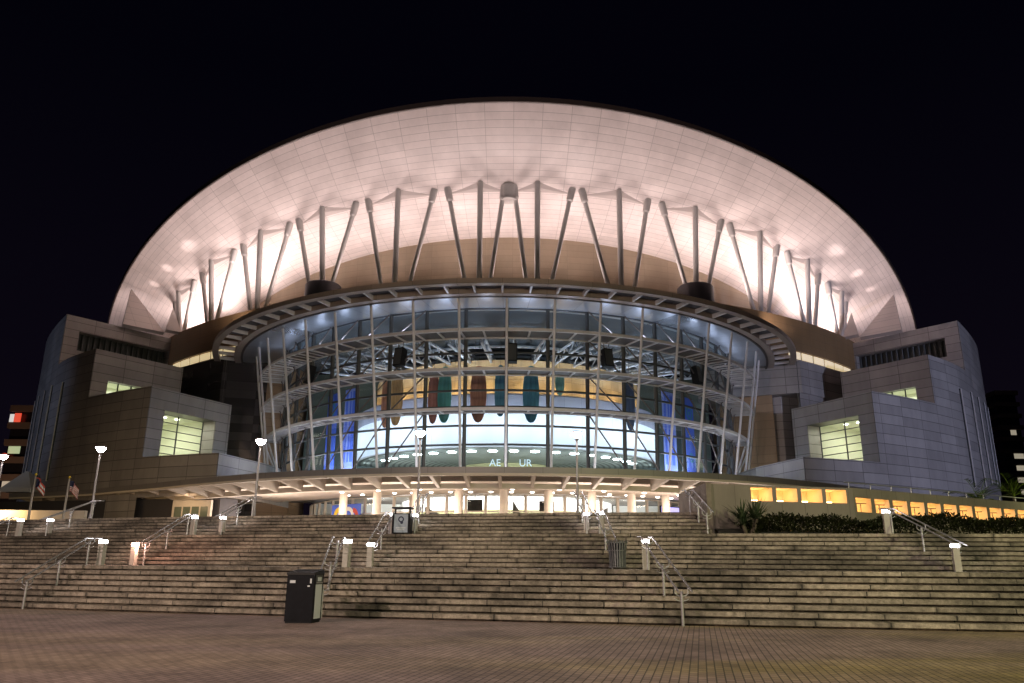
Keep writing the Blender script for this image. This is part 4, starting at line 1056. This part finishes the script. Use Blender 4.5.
# ---- plants
def leaf_quad(mb, p, d, up, L, w_):
    d = d.normalized(); s_ = d.cross(up).normalized() if d.cross(up).length > .01 else Vector((1, 0, 0))
    mb.face([p, p + d*L*.5 + s_*w_, p + d*L, p + d*L*.5 - s_*w_])
e = empty('hedge', (9.2, 29.6, BZ2))
mb = MB(); rr = random.Random(3)
for i in range(21000):
    x = 9.0 + rr.random()*25; yb = stair_y(e2+1.0, x)
    dy = rr.random()*1.25; hz = (.62 + .10*math.sin(x*1.3) + .07*math.sin(x*3.1+1) + .05*rr.random())
    z = BZ2 + hz*(1-.22*(abs(dy-.62)/.62)**3)*math.sqrt(rr.random()) if dy > .08 else BZ2 + hz*rr.random()*.9
    p = Vector((x, yb+dy+rr.gauss(0, .04), z+rr.gauss(0, .03)))
    d = Vector((rr.gauss(0, 1), rr.gauss(-.4, 1), rr.gauss(.5, .8)))
    q = p - Vector((9.2, 29.6, BZ2)); leaf_quad(mb, q, d, Vector((rr.random(), rr.random(), 1)), .10+rr.random()*.07, .022+rr.random()*.015)
mb.build('foliage', M['leafd'], e)
mb = MB()
for i in range(40):
    x = 9.3 + i*.62; p = Vector((x-9.2, stair_y(e2+1.6, x)-29.6, 0)); mb.tube(p, p + Vector((rr.gauss(0, .1), rr.gauss(0, .05), .6)), .02, .01, 5)
mb.build('stems', M['bark'], e)
tag(e, 'low dark clipped hedge along the foot of the wall with amber niches', 'hedge')
def yucca(x, y, z, n, L, lb, seed):
    r = random.Random(seed); e = empty('yucca_plant', (x, y, z))
    mb = MB()
    heads = [Vector((r.gauss(0, .22), r.gauss(0, .15), .25 + .3*r.random())) for _ in range(5)]
    for k in range(n):
        h = heads[k % 5]; az = r.random()*2*math.pi; el = R_(10 + 75*r.random()); l = L*(.65+.45*r.random())
        d = Vector((math.cos(az)*math.cos(el), math.sin(az)*math.cos(el), math.sin(el))); s_ = d.cross(Vector((0, 0, 1))).normalized()*.026
        droop = .12+.28*r.random(); pts = [h + d*l*t - Vector((0, 0, droop*l*t*t)) for t in (0, .35, .7, 1)]
        for (a, b, w0, w1) in ((pts[0], pts[1], .7, 1), (pts[1], pts[2], 1, .75), (pts[2], pts[3], .75, .06)):
            mb.face([a-s_*w0, a+s_*w0, b+s_*w1, b-s_*w1])
    mb.build('leaves', M['leafy'], e)
    mb = MB()
    for h in heads: mb.tube((h.x*.4, h.y*.4, -.1), h, .06, .05, 8)
    mb.build('stem', M['bark'], e)
    tag(e, lb, 'plant')
yucca(9.05, 30.5, BZ2+.05, 210, 1.05, 'spiky dark yucca clump in front of the concrete wall', 5)
def palm(x, y, z, H, n, L, lb, seed):
    r = random.Random(seed); e = empty('palm_tree', (x, y, z))
    mb = MB(); mb.path([(0, 0, -.2), (.05, 0, H*.5), (.0, .04, H)], .09, 8); mb.build('trunk', M['bark'], e)
    mb = MB()
    for k in range(n):
        az = 2*math.pi*k/n + r.gauss(0, .2); el = R_(25 + 45*r.random()); l = L*(.8+.4*r.random())
        d = Vector((math.cos(az)*math.cos(el), math.sin(az)*math.cos(el), math.sin(el)))
        N_ = 16; sp_ = [Vector((0, 0, H)) + d*l*t - Vector((0, 0, .38*l*t*t)) for t in [i/N_ for i in range(N_+1)]]
        mb.path(sp_, .012, 4)
        for i in range(2, N_+1):
            t = i/N_; tan = (sp_[i]-sp_[i-1]).normalized(); side = tan.cross(Vector((0, 0, 1))).normalized(); ll = l*.30*(1-.65*abs(t-.45))
            for sg in (-1, 1):
                dd_ = (side*sg + tan*.7 + Vector((0, 0, -.35+.2*r.random()))).normalized()
                leaf_quad(mb, sp_[i], dd_, Vector((0, 0, 1)), ll, .028)
    mb.build('crown', M['leafp'], e)
    tag(e, lb, 'palm tree', 'small palms beyond the right wall')
palm(26.3, 44.5, ZU, 1.55, 14, 1.8, 'small bright green palm beside the far right wing wall', 1)
palm(28.6, 45.0, ZU, 1.8, 14, 2.0, 'dark green palm cut by the right edge of the picture', 2)
palm(27.3, 46.4, ZU, 1.4, 11, 1.5, 'low yellow green palm tucked between two taller palms', 4)

# ---- flags
def flag(x, y, h, lb, canton, dark):
    e = empty('flagpole', (x, y, ZU))
    mb = MB(); mb.lathe([(.12, 0), (.10, .3), (.06, h), (0, h)], (0, 0, 0), 12); mb.build('pole', M['polew'] if 'polew' in M else M.setdefault('polew', mat('white_pole', (.62, .56, .52), .4)), e)
    mb = MB(); mb.lathe([(0, .0), (.09, .06), (.1, .12), (.06, .2), (0, .22)], (0, 0, h), 12); mb.build('finial', M['yellow'], e)
    mb = MB(); n = 15; W, Hh = .92, .80
    P = lambda u, v: (.08 + W*u*.82 + .05*math.sin(u*6), .11*math.sin(u*7+v*2), h-.12-Hh*v - .55*u*u - .12*u)
    for j in range(13):
        v0, v1 = j/13, (j+1)/13
        for i in range(n):
            u0, u1 = i/n, (i+1)/n
            mi = (0 if j % 2 == 0 else 1)
            if canton and u1 <= .41 and j < 7: mi = 2
            if not canton: mi = 0 if (j//3) % 2 == 0 else 1
            if not canton and u1 < .5*(1-abs(v0+.04-.5)*2)+.02: mi = 2
            mb.face([P(u0, v0), P(u1, v0), P(u1, v1), P(u0, v1)], None, mi, True)
    fo = mb.build('flag', [M['red'], M['whitep'], M['navy']], e)
    tag(e, lb, 'flagpole', 'flagpoles left of the stairs')
flag(-36.2, 60.0, 4.15, 'white flagpole with a drooping flag of broad red and white stripes', False, 0)
flag(-33.6, 60.0, 3.95, 'white flagpole with a drooping flag of thin stripes and a dark canton', True, 1)

# ---- things at the far left: lit terrace band, tent, tower
mb = MB(); mb.box((-40.5, 62, ZU+.85), (15, .4, 1.7)); o = mb.build('terrace_wall', M['cream']); tag(o, 'low cream terrace wall lit amber behind the far left bollards', 'wall')
light('AREA', (-42.5, 60.4, ZU+2.0), 700, (1, .66, .30), (-42.5, 62, ZU+1.0), size=8, sizey=.3, name='terrace_strip')
e = empty('tent', (-56.5, 92, ZU)); mb = MB()
for a, b in (((-1.7, -1.7), (1.7, -1.7)), ((1.7, -1.7), (1.7, 1.7)), ((1.7, 1.7), (-1.7, 1.7)), ((-1.7, 1.7), (-1.7, -1.7))):
    mb.face([(*a, 6.0), (*b, 6.0), (b[0]*.1, b[1]*.1, 8.0), (a[0]*.1, a[1]*.1, 8.0)]); mb.face([(*a, 6.0), (*b, 6.0), (*b, 5.5), (*a, 5.5)])
mb.build('tent_roof', M['tent'], e); mb = MB()
for a in ((-1.7, -1.7), (1.7, -1.7), (1.7, 1.7), (-1.7, 1.7)): mb.tube((*a, 0), (*a, 6.0), .08)
mb.build('tent_legs', M['galv'], e); tag(e, 'grey peaked canvas tent at the far left behind a street lamp', 'tent')
def highrise(name, x, y, w_, d_, h, floors, lb, kind):
    e = empty(name, (x, y, 0))
    mb = MB(); mb.box((0, 0, h/2), (w_, d_, h)); bd = mb.build('tower_block', M['highd'], e)
    fh = h/floors
    mb = MB()
    for k in range(floors+1):
        mb.box((0, -.35, k*fh+.05), (w_+.8, d_+.7, fh*.36))
    mb.build('balcony_band', M['highr'], e)
    r = random.Random(len(lb))
    for k in range(1, floors):
        for c in range(3 if kind == 'L' else 1):
            if r.random() < (.22 if kind == 'L' else (.8 if k < 12 else 0)):
                mb = MB(); mb.box((-w_/2 + w_*(c+.5)/3 if kind == 'L' else r.uniform(.5, 1.0), -d_/2-.03, k*fh+fh*.6), (w_/3*.8 if kind == 'L' else r.uniform(1.4, 2.4), .06, fh*.42)); mb.build('window', M['E_wing'] if (kind == 'L' and r.random() < .5) else M['E_win'], e)
    return e
hl = highrise('apartment_tower', -97.6, 165, 9, 14, 31.5, 9, 'far left', 'L')
mb = MB(); mb.box((-3.0, -7.75, 29.6), (1.3, .15, 1.8)); mb.build('sign_red', M['E_winr'], hl)
mb = MB(); mb.box((-4.2, -7.75, 29.5), (.8, .15, 1.6)); mb.build('sign_white', M['E_winw'], hl)
mb = MB(); mb.lathe([(0, .35), (.5, .2), (.5, -.2), (0, -.35)], (-4.2, -7.9, 22), 10); mb.build('beacon', M['E_winr'], hl)
tag(hl, 'dark apartment tower with banded balconies and a red and white sign at the far left', 'tower')
hr = highrise('office_tower', 124.7, 200, 5.0, 14, 44.0, 15, 'far rightx', 'R')
tag(hr, 'slim dark tower with a column of lit windows at the far right', 'tower')

# ------------------------------------------------------------------ floodlights of the bowl
PINK = (1, .81, .76)
WF = ((54, 97, 31.9, 40.5, 66.4, 6500), (54.6, 97.5, 31.9, 45.8, 66.4, 5000), (55.4, 98, 31.9, 49.6, 66.5, 3200))
for s in (-1, 1):
    for f, pw in ((7.2, 3000), (16.3, 3200), (25.3, 3700), (34.2, 4300), (43, 4300), (50.5, 3000)):
        p = P_(CX, CY, 61.0, s*f, 32.3)
        light('SPOT', p, pw, PINK, P_(CX, CY, 63.5, s*f, 44), 140, .9, .9, 'bowl_uplight')
light('SPOT', P_(CX, CY, 61, 0, 32.3), 2700, PINK, P_(CX, CY, 63.5, 0, 44), 140, .9, .25, 'bowl_uplight')
for f, pw in [(-66+11*i, 4700+abs(i-6)*150) for i in range(13)]:
    p = P_(BX, BY, 33.5, f, 27.2)
    light('SPOT', p, pw, (1, .81, .775), P_(CX, CY, 68, f*.62, soffit(f*.62, 68)), 75, .9, .4, 'rim_flood')
for s in (-1, 1):
    for x, y, z, tf, tr, pw in WF:
        light('SPOT', (s*x, y, z), pw, (1, .80, .75), P_(CX, CY, tr, s*tf, soffit(tf, tr)), 9.5, 1.0, .2, 'wing_flood')
    light('SPOT', (s*54, 99.5, 31.9), 2600, (1, .80, .76), P_(CX, CY, 67.5, s*58, soffit(58, 67.5)), 75, .9, .5, 'wing_flood')

# ------------------------------------------------------------------ lamps of the forecourt (tall masts behind the photographer)
light('SPOT', (-24, -6, 13), 23000, (1, .76, .63), (-12, 26, 1), 85, .8, .35, 'plaza_mast')
light('SPOT', (4, -12, 14), 13000, (1, .84, .68), (2, 27, 1), 80, .8, .35, 'plaza_mast')
light('SPOT', (32, -4, 13), 21000, (.92, .95, .44), (16, 24, 1), 80, .8, .35, 'plaza_mast')
light('SPOT', (75, 30, 16), 66000, (.64, .70, 1), (54, 92, 13), 58, .8, .5, 'car_park_mast')
light('SPOT', (30, 28, 14), 5600, (1, .70, .62), (-42, 90, 20), 40, .8, .5, 'plaza_mast')
light('SPOT', (-28, 28, 14), 4000, (1, .72, .60), (42, 92, 20), 40, .8, .5, 'plaza_mast')
light('SPOT', (-82, 62, 20), 9000, (.6, .72, 1), (-62, 100, 20), 50, .8, .5, 'car_park_mast')
light('SPOT', (-30.5, 91.5, 9.6), 1800, (1, .66, .36), (-29.6, 98, 18), 70, .9, .2, 'pylon_uplight')
light('SPOT', (-96, 138, 6), 4500, (1, .58, .36), (-97, 160, 25), 70, .8, .5, 'tower_uplight')
light('SPOT', (36, 38, 8), 2600, (1, 1, .45), (27, 45, 5), 60, .8, .3, 'palm_light')
